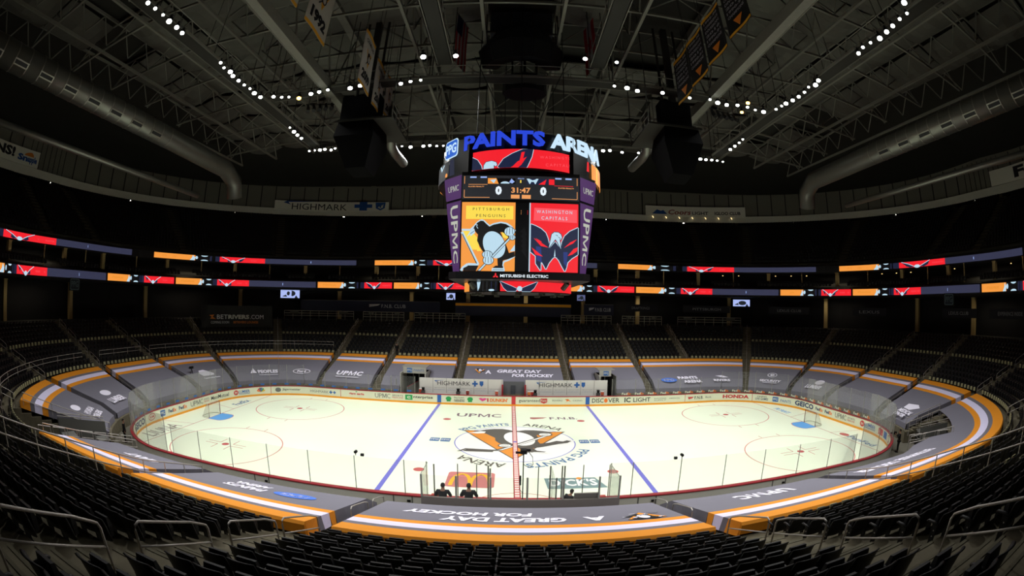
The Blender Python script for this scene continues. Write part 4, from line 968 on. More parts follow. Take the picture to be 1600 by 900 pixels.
# ================================================================== ribbon displays
RB_OFF = glow('led strip idle', '33354c'); RB_GAP = glow('led strip black', '07070a')
D_L = mat('ribbon housing', '15151a', .5)
def seg_items(b, f, a, c, kind, z0, z1):
    R = lambda x0, x1, q0, q1, m, h=0.0:  [put_poly(b, [(u0, q0), (u1, q0), (u1, q1), (u0, q1)], m, f, h) for u0, u1 in zip(trange(x0, x1, 1.2)[:-1], trange(x0, x1, 1.2)[1:])]
    H_ = z1-z0; L = c-a
    if kind == 'blank':
        R(a, c-.1, z0, z1, RB_OFF); put_line(b, [(a+L*.5, z0+.3*H_), (a+L*.5, z0+.7*H_)], .06, E_SKY, f, .01)
    elif kind == 'yellow':
        R(a, c, z0, z1, E_ORG); put_text(b, 'PITTSBURGH PENGUINS', E_AMB if False else glow('led deep orange', 'e08a20'), lambda x, y, h: f(x, y, .01), a+.2*L, a+.7*L, z0+.35*H_, z0+.65*H_)
        put_poly(b, [(c-.15*L, z0), (c-.02*L, z0), (c, z1*.5+z0*.5), (c-.06*L, z1), (c-.08*L, z0+.5*H_)], E_ICE, f, .012)
    elif kind == 'black':
        R(a, c, z0, z1, RB_GAP); put_poly(b, ell(a+.55*L, z0, .22*L, .22*H_, 12, 0, PI), E_ICE, f, .012); put_poly(b, ell(a+.55*L, z1, .2*L, .2*H_, 12, PI, 2*PI), E_ICE, f, .012)
        put_poly(b, ell(a+.08*L, z0+.55*H_, .08*L, .3*H_, 12), E_ICE, f, .012)
        put_poly(b, [(c-.12*L, z0), (c, z0), (c, z1), (c-.12*L, z1)], glow('led dim blue', '1c2038'), f, .012)
    elif kind == 'red':
        R(a, c, z0, z1, E_RED); m = a+.3*L
        R(a-.1*L, a, z0, z1, glow('led dim blue', '1c2038'))
        for s_ in (-1, 1):
            wg = [(m+s_*.04*L, z0+.1*H_), (m+s_*.14*L, z0+.6*H_), (m+s_*.26*L, z1), (m+s_*.2*L, z0+.3*H_), (m+s_*.12*L, z0)]; put_poly(b, wg, E_NAV, f, .012); put_line(b, wg[:3], .07, E_ICE, f, .016)
        put_poly(b, ell(m, z0+.15*H_, .05*L, .28*H_, 12), E_ICE, f, .02)
        put_text(b, 'WASHINGTON', E_PINK, lambda x, y, h: f(x, y, .012), a+.62*L, a+.94*L, z0+.35*H_, z0+.6*H_)
LOW = [(-64.5, -63.6, 'black'), (-63.2, -59.9, 'red'), (-59.9, -49.8, 'blank'), (-49.7, -47.1, 'yellow'), (-47.1, -45.9, 'black'), (-45.5, -42.2, 'red'), (-42.0, -39.2, 'yellow'), (-39.2, -37.9, 'black'), (-37.6, -34.3, 'red'), (-34.3, -27.4, 'blank'), (-27.3, -24.7, 'yellow'), (-24.7, -23.2, 'black'), (-22.6, -18.5, 'red'), (-18.2, -14.2, 'yellow'), (-14.1, -12.2, 'black'), (-11.6, -6.8, 'red'), (-6.7, -2.6, 'yellow'), (-2.6, -.8, 'black'), (-.3, 4.6, 'red'), (4.7, 10.3, 'yellow'), (10.3, 12.2, 'black'), (12.6, 18.4, 'red'), (18.7, 22.8, 'yellow'), (22.8, 24.2, 'black'), (24.5, 27.7, 'red'), (27.7, 34.6, 'blank'), (34.7, 37.1, 'yellow'), (37.1, 38.5, 'black'), (39.0, 42.2, 'red'), (42.4, 45.2, 'yellow'), (45.2, 46.6, 'black'), (47.0, 50.2, 'red'), (50.2, 60.3, 'blank'), (60.4, 63.1, 'yellow'), (63.1, 64.6, 'black'), (65, 68.5, 'red'), (-68.2, -64.6, 'yellow')]
UPP = [(-64.1, -58.2, 'red'), (-58.2, -46.3, 'blank'), (-44.0, -39.7, 'yellow'), (-39.7, -38.0, 'black'), (-37.2, -32.7, 'red'), (-32.7, -23.7, 'blank'), (-22.0, -15.6, 'yellow'), (-15.5, -13.2, 'black'), (-12.5, -5.5, 'red'), (-5.4, 6, 'blank'), (7, 13, 'blank'), (16.3, 22.0, 'yellow'), (22.0, 24.3, 'black'), (25.4, 30.0, 'red'), (30.0, 38.3, 'blank'), (40.6, 44.8, 'yellow'), (44.8, 46.2, 'black'), (47.0, 53.7, 'red'), (53.7, 64.3, 'blank'), (64.6, 69, 'yellow'), (-70, -64.5, 'blank')]
def ribbon(items, d, z0, z1, label):
    e = empty('ribbon_display', (0, 0, z0), label, 'led ribbon')
    h = MB(); sweep_solid(h, [(d, -.12), (d, z1-z0+.12), (d+.2, z1-z0+.12), (d+.2, -.12)], -84, 84, D_L, 1.6); h.build('ribbon_housing', e)
    for a, c, k in items:
        b = MB(); f = lambda x, y, hh=0: (*path(x, d-.07-hh), y-z0); seg_items(b, f, a, c, k, z0, z1); o = b.build('ribbon_panel', e)
ribbon(LOW, 20.85, 12.87, 13.78, 'lower ribbon of LED panels running round the arena below the suites')
ribbon(UPP, 22.85, 16.62, 17.4, 'upper ribbon of LED panels running round the arena above the suites')

# signs on the ring band
SG = mat('pale sign board', 'dedccf', .7); SG_K = mat('sign black', '1c1c20', .7); SG_B = mat('sign blue', '1c4c92', .6); SG_R = mat('sign red', '8a2a2a', .6); SG_O = mat('sign orange', 'd07820', .6)
def band_sign(t0, t1, z0, z1, label, deco, d=37.7, m=SG, name='hanging_sign', cat='sign'):
    b = MB(); sweep_solid(b, [(d, z0), (d, z1), (d+.12, z1), (d+.12, z0)], t0, t1, m, .6); f = lambda x, y, h=0: (*path(x, d-.035-h), y)
    deco(b, f); return tag(b.build(name), label, cat)
def d1(b, f):
    put_text(b, 'HIGHMARK', SG_K, f, -30.6, -26.2, 28.75, 30.0, bold=0); put_poly(b, [(-31.3, 30.1), (-31.0, 30.45), (-28.5, 30.45), (-30.9, 30.2), (-30.7, 29.7)], SG_B, f)
    for s_ in (0, 1):
        put_poly(b, [(-25.2, 28.75), (-24.6, 28.75), (-24.6, 30.5), (-25.2, 30.5)] if s_ else [(-25.6, 29.3), (-24.2, 29.3), (-24.2, 30.0), (-25.6, 30.0)], SG_B, f, .004*s_)
    put_poly(b, [(-23.95, 30.35), (-23.15, 30.35), (-23.2, 29.2), (-23.55, 28.75), (-23.9, 29.2)], SG_B, f); put_poly(b, [(-23.8, 30.2), (-23.3, 30.2), (-23.35, 29.35), (-23.55, 29.1), (-23.75, 29.35)], SG, f, .006); put_line(b, [(-23.55, 29.3), (-23.55, 30.1)], .12, SG_B, f, .01)
band_sign(-32.0, -22.9, 28.55, 30.45, 'long pale sign with dark capitals, a blue cross and shield on the ring band', d1)
def d2(b, f):
    put_poly(b, [(23.9, 29.2), (24.3, 30.1), (24.6, 29.8), (24.8, 30.0), (25.1, 29.2)], SG_B, f); put_text(b, 'Coors', SG_R, f, 25.2, 27.0, 29.15, 30.15, bold=.02, shear=.2); put_text(b, 'LIGHT', SG_K, f, 27.1, 28.4, 29.2, 29.85, bold=.02); put_text(b, 'IGLOO CLUB', SG_K, f, 28.9, 31.0, 29.2, 29.85, bold=.03)
band_sign(23.4, 31.4, 28.75, 30.8, 'pale sign with a blue mountain and red script above the ring band', d2)
def d3(b, f):
    put_text(b, 'PENS!', SG_K, f, -63.2, -60.2, 29.6, 31.0, bold=.05); put_text(b, 'Snapple', SG_B, f, -59.9, -57.0, 29.2, 30.4, bold=.05); put_poly(b, ell(-58.6, 30.3, .75, .6, 14, 0, PI), SG_O, f, -.004); put_text(b, "LET'S GO", SG_R, f, -69, -63.8, 29.6, 31.0, bold=.05)
band_sign(-70, -56.6, 28.9, 31.3, 'white sign with black and blue lettering high in the left corner', d3)
band_sign(57.0, 66, 28.9, 31.2, 'white sign with dark letters above the ring band, cut by the right edge', lambda b, f: put_text(b, 'FedEx', SG_K, f, 60.3, 65.5, 29.3, 30.9, bold=.05))
# small yellow lamps below the right sign
AM = glow('amber lamp', 'ffe0a0', 1.6); first_l = None
for k in range(7):
    c = path(23.9+1.05*k, 37.5)
    if first_l is None: mb = MB(); mb.tube([(0, 0, 0), (.25, 0, -.35)], [.05, .09], AM, 6); first_l = o = mb.build('sign_lamp')
    else: o = first_l.copy(); COL.objects.link(o)
    o.location = (c[0], c[1], 28.68); tag(o, 'small amber lamp below the pale sign with red script', 'light', 'amber sign lamps')

# club panels, screens and signs on the concourse
PN = mat('club lettering grey', 'd0d2d8', .5); PF = mat('club panel navy', '22263e', .6)
def fnb(x0, x1, s):
    def g(b, f):
        put_poly(b, [(x0, s+.55), (x0+(x1-x0)*.25, s+.6), (x0+(x1-x0)*.18, s+.35), (x0, s+.1)], PN, f, .01); put_text(b, 'F.N.B. CLUB', PN, f, x0+(x1-x0)*.28, x1, s, s+.55)
        put_line(b, [(-29 if x0 < 0 else 11.2, 10.98), (-11.6 if x0 < 0 else 15.8, 10.98)], .06, mat('grey trim line', '6c6c6c', .5), f, .01)
    return g
band_sign(-29.1, -11.5, 9.3, 11.0, 'long navy club panel with grey lettering left of the scoreboard', fnb(-22.6, -17.0, 9.9), 23.9, PF, 'club_signboard')
band_sign(11.1, 15.9, 9.3, 11.0, 'short navy club panel with grey lettering right of the scoreboard', fnb(11.9, 15.4, 9.9), 23.9, PF, 'club_signboard')
band_sign(-9.0, 9.0, 8.9, 11.0, 'dark club front with an amber stripe below the scoreboard', lambda b, f: [put_poly(b, [(a, 10.45), (c, 10.45), (c, 10.85), (a, 10.85)], mat('amber stripe', 'f0a820', .6), f, .01) for a, c in zip(range(-9, 9), range(-8, 10))], 23.9, PF, 'club_counter', 'counter')
for t0, t1, w_, n, wh in ((17.5, 22.5, 'DRAFTKINGS', 'navy', 'nearest the scoreboard'), (25, 29.6, 'PITTSBURGH', 'black', 'left of the right television'), (33.5, 37.5, 'LEXUS CLUB', 'short dark', 'just right of the right television'), (42.0, 45.6, 'LEXUS', 'dark', 'with one faint word mid right'), (53.2, 59.2, 'LEXUS CLUB', 'wide dark', 'below the dim blue tile'), (60.6, 65, 'EXPERIENCE INSIDE', 'dark', 'at the far right end')):
    band_sign(t0, t1, 10.0, 11.1, f'{n} concourse signboard {wh}', lambda b, f, t0=t0, t1=t1, w_=w_: put_text(b, w_, mat('faint lettering', '8a8c94', .5), f, t0+.2*(t1-t0), t0+.8*(t1-t0), 10.35, 10.75, keep=False), 22.5, NAVY, 'concourse_panel')
def betr(b, f):
    put_text(b, 'BET', PN, f, -38.2, -36.95, 8.0, 8.6, bold=0); put_text(b, 'RIVERS', mat('sign white', 'b8b8b0', .5), f, -36.9, -34.5, 8.0, 8.6, bold=.04); put_text(b, '.COM', PN, f, -34.4, -32.9, 8.0, 8.6)
    put_text(b, 'COMING SOON', PN, f, -38.9, -36.8, 7.35, 7.7); put_text(b, 'BETRIVERS LOUNGE', SG_O, f, -36.3, -33.5, 7.35, 7.7, bold=.02); put_poly(b, [(-39.1, 8.55), (-38.5, 8.6), (-38.7, 8.3), (-38.3, 8.0), (-39.0, 8.05), (-38.8, 8.3)], SG_O, f, .01)
band_sign(-40.0, -31.9, 6.75, 9.9, 'black sign board with white and orange lettering over the left far corner seats', betr, 16.6, BLACK, 'sponsor_board')
SCR = glow('tv picture', 'b4c4ff', .9); SCRD = glow('tv picture dark', '20242c')
for t0, t1, z0, z1, l in ((-31.1, -29.2, 11.2, 12.8, 'bright television screen beside the left club panel'), (29.9, 31.6, 11.1, 12.3, 'bright television screen on the right concourse'), (-10.6, -9.1, 11.3, 12.45, 'small lit television left of the scoreboard base'), (10.0, 11.4, 11.5, 12.5, 'dim television right of the scoreboard base')):
    def pic(b, f, t0=t0, t1=t1, z0=z0, z1=z1):
        w_ = t1-t0; put_poly(b, [(t0+.05, z0+.05), (t1-.05, z0+.05), (t1-.05, z1-.05), (t0+.05, z1-.05)], SCR if t0 < 9.9 or t0 > 20 else glow('dim tv', '5a6088'), f, .01)
        put_fine(b, ell(t0+.55*w_, (z0+z1)/2, .22*w_, .3*(z1-z0), 14), SCRD, f, .05); put_poly(b, [(t0+.1*w_, z0+.3), (t0+.35*w_, z0+.25), (t0+.3*w_, z0+.6)], SCRD, f, .05)
        put_poly(b, [(t0+.72*w_, z0+.05), (t0+.9*w_, z0+.05), (t0+.8*w_, z0+.5)], SCRD, f, .05)
    band_sign(t0, t1, z0, z1, l, pic, 24.6, BLACK, 'television', 'television')
PG = mat('dim blue tile', '1e2a36', .5); PGW = mat('dim tile lettering', '5c7078', .5)
for t, s_ in ((-55.6, 'left'), (55.5, 'right')):
    band_sign(t-.9, t+.9, 11.4, 13.0-.1, f'dim square blue tile hung under the lower ribbon at {s_}', lambda b, f, t=t: [put_poly(b, rrect(t-.8, t+.8, 11.5, 12.8, .2), PGW, f, .006), put_poly(b, rrect(t-.72, t+.72, 11.57, 12.73, .2), PG, f, .01), put_text(b, 'PPG', PGW, lambda x, y, h: f(x, y, .016), t-.6, t+.6, 11.85, 12.5)], 20.75, BLACK, 'logo_tile')
# standing platforms with rails at the top of each far block
RG = mat('painted grey rail', 'a09e92', .6)
for t0, t1, num, wh in ((-22.4, -16.2, '106', 'second block left of'), (-14.6, -7.0, '107', 'block just left of'), (7.0, 14.5, '103', 'block just right of'), (16.2, 22.3, '104', 'second block right of'), (-30.6, -23.4, '108', 'third block left of'), (24.0, 30.6, '105', 'third block right of')):
    e = empty('block_rail', (0, 0, 8.0), f'grey numbered rail atop the {wh} the far middle block', 'railing'); b = MB(); d = 19.45; z0 = 8.3
    for z in (.25, .62, .98): b.tube([(*path(t, d), z0+z-8.0) for t in trange(t0, t1, 1.0)], .035, RG, 5)
    tt = trange(t0, t1, 1.0)
    for t in tt: c = path(t, d); b.tube([(*c, ZR[21]-8.0), (*c, z0+1-8.0)], .03, RG, 5)
    b.build('rail_frame', e); b = MB(); f = lambda x, y, h=0: (*path(x, d-.05-h), y-8.0)
    for a in (t0+.6, t1-1.5): put_poly(b, [(a, z0+.5), (a+.9, z0+.5), (a+.9, z0+.95), (a, z0+.95)], mat('number plate', '4a4a44', .6), f); put_text(b, num, RG if False else mat('plate figures', 'b0b0a8', .6), f, a+.15, a+.75, z0+.56, z0+.9); b.v
    b.build('number_plate', e)
# ================================================================== roof, trusses, catwalks, ducts, floodlights
def deck(x, y): return 36.2-.035*abs(y)-.05*max(0, abs(x)-24)
R_DK = mat('roof deck', '2c2c28', .9, var=.2, scale=.5); R_FAB = mat('hanging roof fabric', '5c5c56', .9, var=.12, scale=.35, bump=.4); T_ST = mat('roof steel', '77776f', .6, .1, var=.1); T_DK = mat('dark roof steel', '2c2c28', .7)
b = MB(); xs = [-72, -60, -48, -36, -24, -12, 0, 12, 24, 36, 48, 60, 72]; ys = [-54, -40, -27, -14, 0, 14, 27, 40, 54]
for i in range(len(xs)-1):
    for j in range(len(ys)-1): b.poly([(xs[i], ys[j], deck(xs[i], ys[j])), (xs[i], ys[j+1], deck(xs[i], ys[j+1])), (xs[i+1], ys[j+1], deck(xs[i+1], ys[j+1])), (xs[i+1], ys[j], deck(xs[i+1], ys[j]))], R_DK)
tag(b.build('ceiling'), 'dark roof deck of the arena', kind='structure')
b = MB(); sweep(b, [(38.6, 33.9), (38.6, 36.5)], breaks(nc=12, ns=3), R_DK); tag(b.build('wall_roof_edge'), 'dark wall strip at the roof edge', kind='structure')
# fabric panels sagging between the trusses
XT = [-42, -35.5, -29, -22.5, -15.5, -8.6, -2.9, 2.9, 8.6, 15.5, 22.5, 29, 35.5, 42]
YT = [-34, -27, -20, -13, -6.5, -.2, 6.5, 13, 19.5, 26]
rng = random.Random(3)
b = MB()
for i in range(len(XT)-1):
    for j in range(len(YT)-1):
        if abs(XT[i]+XT[i+1]) < 1: continue
        if rng.random() < .12: continue
        sag = .5+rng.random()*.7; n = 6; m_ = 7; x0, x1, y0, y1 = XT[i]+.3, XT[i+1]-.3, YT[j]+.2, YT[j+1]-.2
        g = [[(x0+(x1-x0)*u/n, y0+(y1-y0)*v/m_, deck(x0+(x1-x0)*u/n, y0)-.7-sag*math.sin(PI*u/n)*(.5+.5*math.sin(PI*v/m_))-.14*(v % 2)*math.sin(PI*u/n)) for u in range(n+1)] for v in range(m_+1)]
        for v in range(m_):
            for u in range(n): b.poly([g[v][u], g[v][u+1], g[v+1][u+1], g[v+1][u]], R_FAB)
tag(b.build('ceiling_fabric', smooth=True), 'grey fabric panels sagging between the roof trusses', kind='structure')
def chan(mb, a, c, w_, h_, m):
    a, c = Vector(a), Vector(c); d = (c-a).normalized(); u = d.cross(Vector((0, 0, 1))).normalized()*w_/2; v = Vector((0, 0, h_))
    mb.hexa([a-u, a+u, c+u, c-u], [a-u+v, a+u+v, c+u+v, c-u+v], m)
def truss_y(x, y0, y1, zb, depth, w_=.22, web=3.3, low=T_ST):
    b = MB(); chan(b, (x, y0, zb(y0)), (x, y1, zb(y1)), w_, w_, low); 
    n = max(1, int((y1-y0)/web)); 
    for i in range(n):
        a, c = y0+(y1-y0)*i/n, y0+(y1-y0)*(i+1)/n; m = (a+c)/2
        chan(b, (x, a, zb(a)+depth(a)), (x, c, zb(c)+depth(c)), w_, w_, T_ST)
        b.tube([(x, a, zb(a)+.1), (x, m, zb(m)+depth(m))], .08, T_ST, 4, False); b.tube([(x, m, zb(m)+depth(m)), (x, c, zb(c)+.1)], .08, T_ST, 4, False)
    return b
for x in XT:
    big = abs(abs(x)-15.5) < .1
    if big:
        zb = lambda y: 27.3; dp = lambda y: deck(0, y)-27.3-1.2
        bb = truss_y(x, -44, 12, zb, dp, .75, 6.5); 
        for s_ in (-.35, .35): chan(bb, (x+s_, -44, 27.25), (x+s_, 12, 27.25), .06, .85, T_ST)
    else:
        zb = lambda y, x=x: deck(x, y)-(3.9 if abs(x) < 24 else 3.2); bb = truss_y(x, -44, 24, zb, lambda y: 2.6, .24)
    tag(bb.build('ceiling_truss'), 'steel roof truss running across the arena', kind='structure')
for y in YT[:-1]+[-41]:
    b = MB(); zz = lambda x: deck(x, y)-(3.9 if abs(x) < 24 else 3.2)
    pts = [-46, -24, 24, 46]
    for a, c in zip(XT[:-1], XT[1:]):
        chan(b, (a, y, zz(a)+.1), (c, y, zz(c)+.1), .2, .2, T_ST); m = (a+c)/2
        b.tube([(a, y, zz(a)+.1), (m, y, zz(m)+2.5)], .07, T_ST, 4, False); b.tube([(m, y, zz(m)+2.5), (c, y, zz(c)+.1)], .07, T_ST, 4, False); chan(b, (a, y, zz(a)+2.6), (c, y, zz(c)+2.6), .18, .18, T_ST)
    tag(b.build('ceiling_cross_truss'), 'steel cross truss of the roof grid', kind='structure')
# catwalk grid at floodlight height
def catwalk(p, q, label, m=T_ST):
    b = MB(); p, q = Vector(p), Vector(q); d = (q-p).normalized(); u = d.cross(Vector((0, 0, 1))).normalized()*.55; L = (q-p).length
    for s_ in (-1, 1):
        chan(b, p+s_*u, q+s_*u, .12, .2, m); b.tube([p+s_*u+Vector((0, 0, 1.1)), q+s_*u+Vector((0, 0, 1.1))], .04, m, 4)
        n = int(L/2.4)
        for i in range(n+1): a = p+(q-p)*i/max(1, n)+s_*u; b.tube([a, a+Vector((0, 0, 1.1))], .03, m, 4, False)
    b.hexa([p-u, p+u, q+u, q-u], [x+Vector((0, 0, .06)) for x in (p-u, p+u, q+u, q-u)], T_DK)
    n = int(L/7)
    for i in range(n+1):
        a = p+(q-p)*i/max(1, n); 
        for s_ in (-1, 1): b.tube([a+s_*u, (a+s_*u).to_tuple()[:2]+(deck(a.x, a.y)-1.2,)], .035, T_DK, 4, False)
    tag(b.build('ceiling_catwalk'), label, kind='structure')
catwalk((-22.2, -40, 27.5), (-22.2, 10.6, 27.5), 'lighting catwalk along the left'); catwalk((22.2, -40, 27.5), (22.2, 11, 27.5), 'lighting catwalk along the right')
catwalk((-22.5, 11.8, 27.5), (22.5, 12.2, 27.5), 'lighting catwalk across the far side'); catwalk((-21, -2.3, 27.5), (21, -2.1, 27.5), 'lighting catwalk across the middle')
catwalk((-5.8, -38, 28.6), (-5.8, -3, 28.6), 'slatted catwalk left of the speaker cluster'); catwalk((5.8, -38, 28.6), (5.8, -3, 28.6), 'slatted catwalk right of the speaker cluster')
# round air ducts
DU = mat('spiral duct metal', '6c6c66', .35, .6); DU_D = mat('duct grille', '15151a', .6)
def duct(pts, r, label, grilles=True):
    e = empty('air_duct', pts[0], label, 'duct'); p0 = Vector(pts[0]); b = MB(); b.tube([Vector(p)-p0 for p in pts], r, DU, 16); b.build('duct_pipe', e, smooth=True)
    if grilles:
        a, c = Vector(pts[0]), Vector(pts[1])
        n = int((c-a).length/2.8)
        for i in range(1, n):
            m = a+(c-a)*i/n-p0; d = (c-a).normalized(); sx = -1 if a.x > 0 else 1; nrm = Vector((sx*.82, 0, -.57)); u = d*.75; v = nrm.cross(d)*.22; q = m+nrm*(r*.96)
            g = MB(); k = nrm*.09; g.hexa([q-u-v, q+u-v, q+u+v, q-u+v], [x+k for x in (q-u-v, q+u-v, q+u+v, q-u+v)], mat('grille frame', '7a7870', .4, .5)); q2 = q+nrm*.095
            g.hexa([q2-u*.88-v*.6, q2+u*.88-v*.6, q2+u*.88+v*.6, q2-u*.88+v*.6], [x+nrm*.01 for x in (q2-u*.88-v*.6, q2+u*.88-v*.6, q2+u*.88+v*.6, q2-u*.88+v*.6)], DU_D)
            g.build('duct_grille', e)
        rr = MB()
        for i in range(1, n*2): m = a+(c-a)*(i+.5)/(2*n)-p0; rr.tube([m-d*.05, m+d*.05], r*1.03, mat('duct seam', '8a8880', .3, .8), 16)
        rr.build('duct_seams', e)
duct([(-30.6, -44, 25), (-31.6, -4, 25), (-32.2, 7, 25), (-33.0, 10.2, 24.4), (-33.2, 11.0, 22.6)], 1.0, 'large round metal duct with grilles hanging along the left')
duct([(32.0, -44, 25), (32.6, -4, 25), (33.0, 6.5, 25), (33.8, 9.0, 24.4), (34.2, 9.8, 22.6)], 1.0, 'large round metal duct with grilles hanging along the right')
duct([(-34.6, -44, 22), (-35.0, -4, 22), (-35.2, 6, 22)], .28, 'thin pipe hanging below the left duct', False); duct([(36.3, -44, 22), (36.0, -4, 22), (35.8, 4, 22)], .28, 'thin pipe hanging below the right duct', False)
for sx, l in ((-1, 'left'), (1, 'right')):
    duct([(sx*10.7, 1.2, 27.0), (sx*10.8, 1.4, 25.4), (sx*10.9, 2.4, 23.8), (sx*11.1, 4.5, 23.9), (sx*11.2, 8.4, 24.15)], .42, f'bent grey pipe dropping from the {l} speaker platform', False)
# speaker pods on platforms
for sx, l in ((-1, 'left'), (1, 'right')):
    e = empty('speaker_platform', (sx*12.2, -1.6, 21.5), f'dark hanging speaker pod with railed platform over the {l} blue line', 'loudspeakers')
    b = MB()
    pr = [(-1.5, -1.6, 2.6), (1.3, -1.6, 2.6), (1.5, 1.6, 2.4), (-1.4, 1.6, 2.4)]; md = [(-1.7, -1.9, 1.2), (1.5, -1.9, 1.2), (1.6, 1.9, 1.0), (-1.6, 1.9, 1.0)]; bt = [(-.8, -.9, -1.1), (.8, -.9, -1.1), (.9, 1.2, -1.3), (-.8, 1.2, -1.3)]
    b.hexa(md, pr, mat('pod black', '0a0a0b', .95, spec=.05)); b.hexa(bt, md, mat('pod black', '0a0a0b', .95, spec=.05)); b.build('speaker_pod', e)
    b = MB(); b.box(-1.3-(.6 if sx < 0 else 0), 1.3, -.6, .6, 2.6, 5.2, mat('pod black', '0a0a0b', .95, spec=.05)); b.build('amplifier_box', e)
    b = MB(); b.box(-1.6, 2.8 if sx < 0 else 1.6, -1.8, 3.6, 2.45, 2.6, T_DK)
    x1 = 2.8 if sx < 0 else -2.8
    if sx > 0: b.box(-2.8, -1.6, -1.8, 3.6, 2.45, 2.6, T_DK)
    for z in (3.1, 3.65): b.tube([(x1, -1.8, z), (x1, 3.6, z), (-x1*.5, 3.6, z)], .035, T_ST, 4)
    for y in np.linspace(-1.8, 3.6, 6): b.tube([(x1, y, 2.6), (x1, y, 3.65)], .03, T_ST, 4)
    b.build('platform', e)
    b = MB()
    for x, y in ((-.9, 0), (.9, 0), (x1, 3.4), (x1, -1.7)): b.tube([(x, y, 2.6), (x, y, 13)], .12 if abs(x) < 1 else .04, T_DK, 6)
    b.box(-.25, .25, -.25, .25, 5.2, 13, T_DK); b.build('hanger', e)
# championship banners and flags
BN_W = mat('banner white cloth', 'b8b6ac', .8, var=.05); BN_K = mat('banner black cloth', '101012', .8); BN_G = mat('banner gold', 'dca028', .8); BN_T = mat('banner lettering', '8a8890', .8); BN_D = mat('banner dark print', '2a2a2e', .8)
def banner(x, y0, y1, z0, z1, label, kind, txt='', side=1):
    b = MB(); n = 8
    f = lambda u, v, h=0: (x+side*(.03+h)+.05*math.sin(u*5), y0+(y1-y0)*((u) if side > 0 else u), z0+(z1-z0)*v)
    m = {'w': BN_W, 'k': BN_K}[kind]
    for s_, flip in ((.0, 0), (-.03, 1)):
        for i in range(n):
            a, c = i/n, (i+1)/n; q = [f(a, 0, s_), f(c, 0, s_), f(c, 1, s_), f(a, 1, s_)]; b.poly(q[::-1] if flip else q, m)
    for v0, v1 in ((.0, .05), (.93, 1)):
        for i in range(n): b.poly([f(i/n, v0, .01), f((i+1)/n, v0, .01), f((i+1)/n, v1, .01), f(i/n, v1, .01)], BN_G)
    if kind == 'w':
        g = f
        put_text(b, txt, BN_K, lambda u, v, h: g(u if side > 0 else 1-u, v, .015), .12, .88, .12, .30, bold=.06); put_text(b, 'CHAMPIONS', BN_D, lambda u, v, h: g(u if side > 0 else 1-u, v, .015), .12, .88, .78, .86, bold=.03)
        put_poly(b, [(.25, .68), (.75, .68), (.5, .36)], BN_G, g, .012); put_poly(b, ell(.5, .56, .15, .1, 14), BN_K, g, .02); put_poly(b, ell(.52, .54, .08, .06, 12), BN_W, g, .026); put_line(b, [(.3, .4), (.68, .64)], .025, BN_D, g, .03)
    else:
        for k in range(6): put_text(b, ('CHAMPIONS', '1990-91', '2016', 'DIVISION', 'CONFERENCE', '1995-96')[k], BN_T, lambda u, v, h: f(1-u if side < 0 else u, v, .015), .12, .88, .34+.1*k, .40+.1*k, bold=.04)
        put_poly(b, [(.3, .26), (.7, .26), (.5, .08)], SG_O, f, .012)
    b.tube([(x, y0-.1, z1), (x, y1+.1, z1)], .05, T_DK, 5); 
    for y in (y0, y1): b.tube([(x, y, z1), (x, y, deck(x, y)-1.2)], .02, T_DK, 4, False)
    tag(b.build('championship_banner'), label, 'banner', 'championship banners under the roof')
banner(-13.0, -13.2, -9.6, 27.0, 32.4, 'white 1992 championship banner, biggest at top left of centre', 'w', '1992'); banner(-13.0, -18.4, -14.4, 27.0, 32.4, 'white 1991 banner cut by the top edge left of centre', 'w', '1991')
banner(-10.6, -8.4, -5.8, 24.6, 29.0, 'hanging 2009 championship banner seen edgewise beside the left beam', 'w', '2009')
banner(-11.0, -3.9, -1.4, 25.0, 29.2, 'gold topped 2016 banner above the left speaker platform', 'w', '2016'); banner(-11.0, -.7, 1.4, 25.6, 29.4, 'gold topped 2017 banner, furthest of the left row', 'w', '2017')
for k, (y0, l) in enumerate(((-16.0, 'nearest'), (-12.6, 'second'), (-9.4, 'third'), (-6.4, 'furthest'))): banner(12.0, y0, y0+2.8, 26.0-.1*k, 29.6, f'black division banner with grey lettering, {l} of the right row', 'k', '', -1)
def flag(x, y, label, kind):
    b = MB(); n = 10; W, Hh = 1.9, 5.0; rd = mat('flag red', 'b02428', .8); wh = mat('flag white', 'b0aeaa', .8); bl = mat('flag blue', '1c2444', .8)
    f = lambda u, v, h=0: (x+W*(u-.5)*(.35 if x < 0 else -.25), y+W*(u-.5)*1.2+.12*math.sin(v*9), 29.2+Hh*v+0*h)
    g = lambda u, v, h=0: tuple(Vector(f(u, v))+Vector((-.03 if x > 0 else .03, -.02, 0))*(h*30))
    for j in range(n):
        for u0, u1, m in ((0, .27, rd), (.27, .73, wh), (.73, 1, rd)) if kind == 'leaf' else [(i/7, (i+1)/7, rd if i % 2 == 0 else wh) for i in range(7)]: b.poly([f(u0, j/n), f(u1, j/n), f(u1, (j+1)/n), f(u0, (j+1)/n)], m)
    if kind == 'leaf': put_poly(b, [(.5, .28), (.44, .42), (.34, .40), (.37, .5), (.3, .58), (.4, .58), (.44, .66), (.5, .74), (.56, .66), (.6, .58), (.7, .58), (.63, .5), (.66, .40), (.56, .42)], rd, g, .03)
    else: put_poly(b, [(0, .6), (.5, .6), (.5, 1), (0, 1)], bl, g, .03)
    b.tube([(x-.4, y-1.3, 29.2+Hh), (x+.4, y+1.3, 29.2+Hh)], .04, T_DK, 5); tag(b.build('hanging_flag'), label, 'flag')
flag(5.6, -1.5, 'red and white maple leaf flag hanging right of the speaker cluster', 'leaf'); flag(-4.9, -1.5, 'dim striped red and white flag hanging left of the speaker cluster', 'stripes')
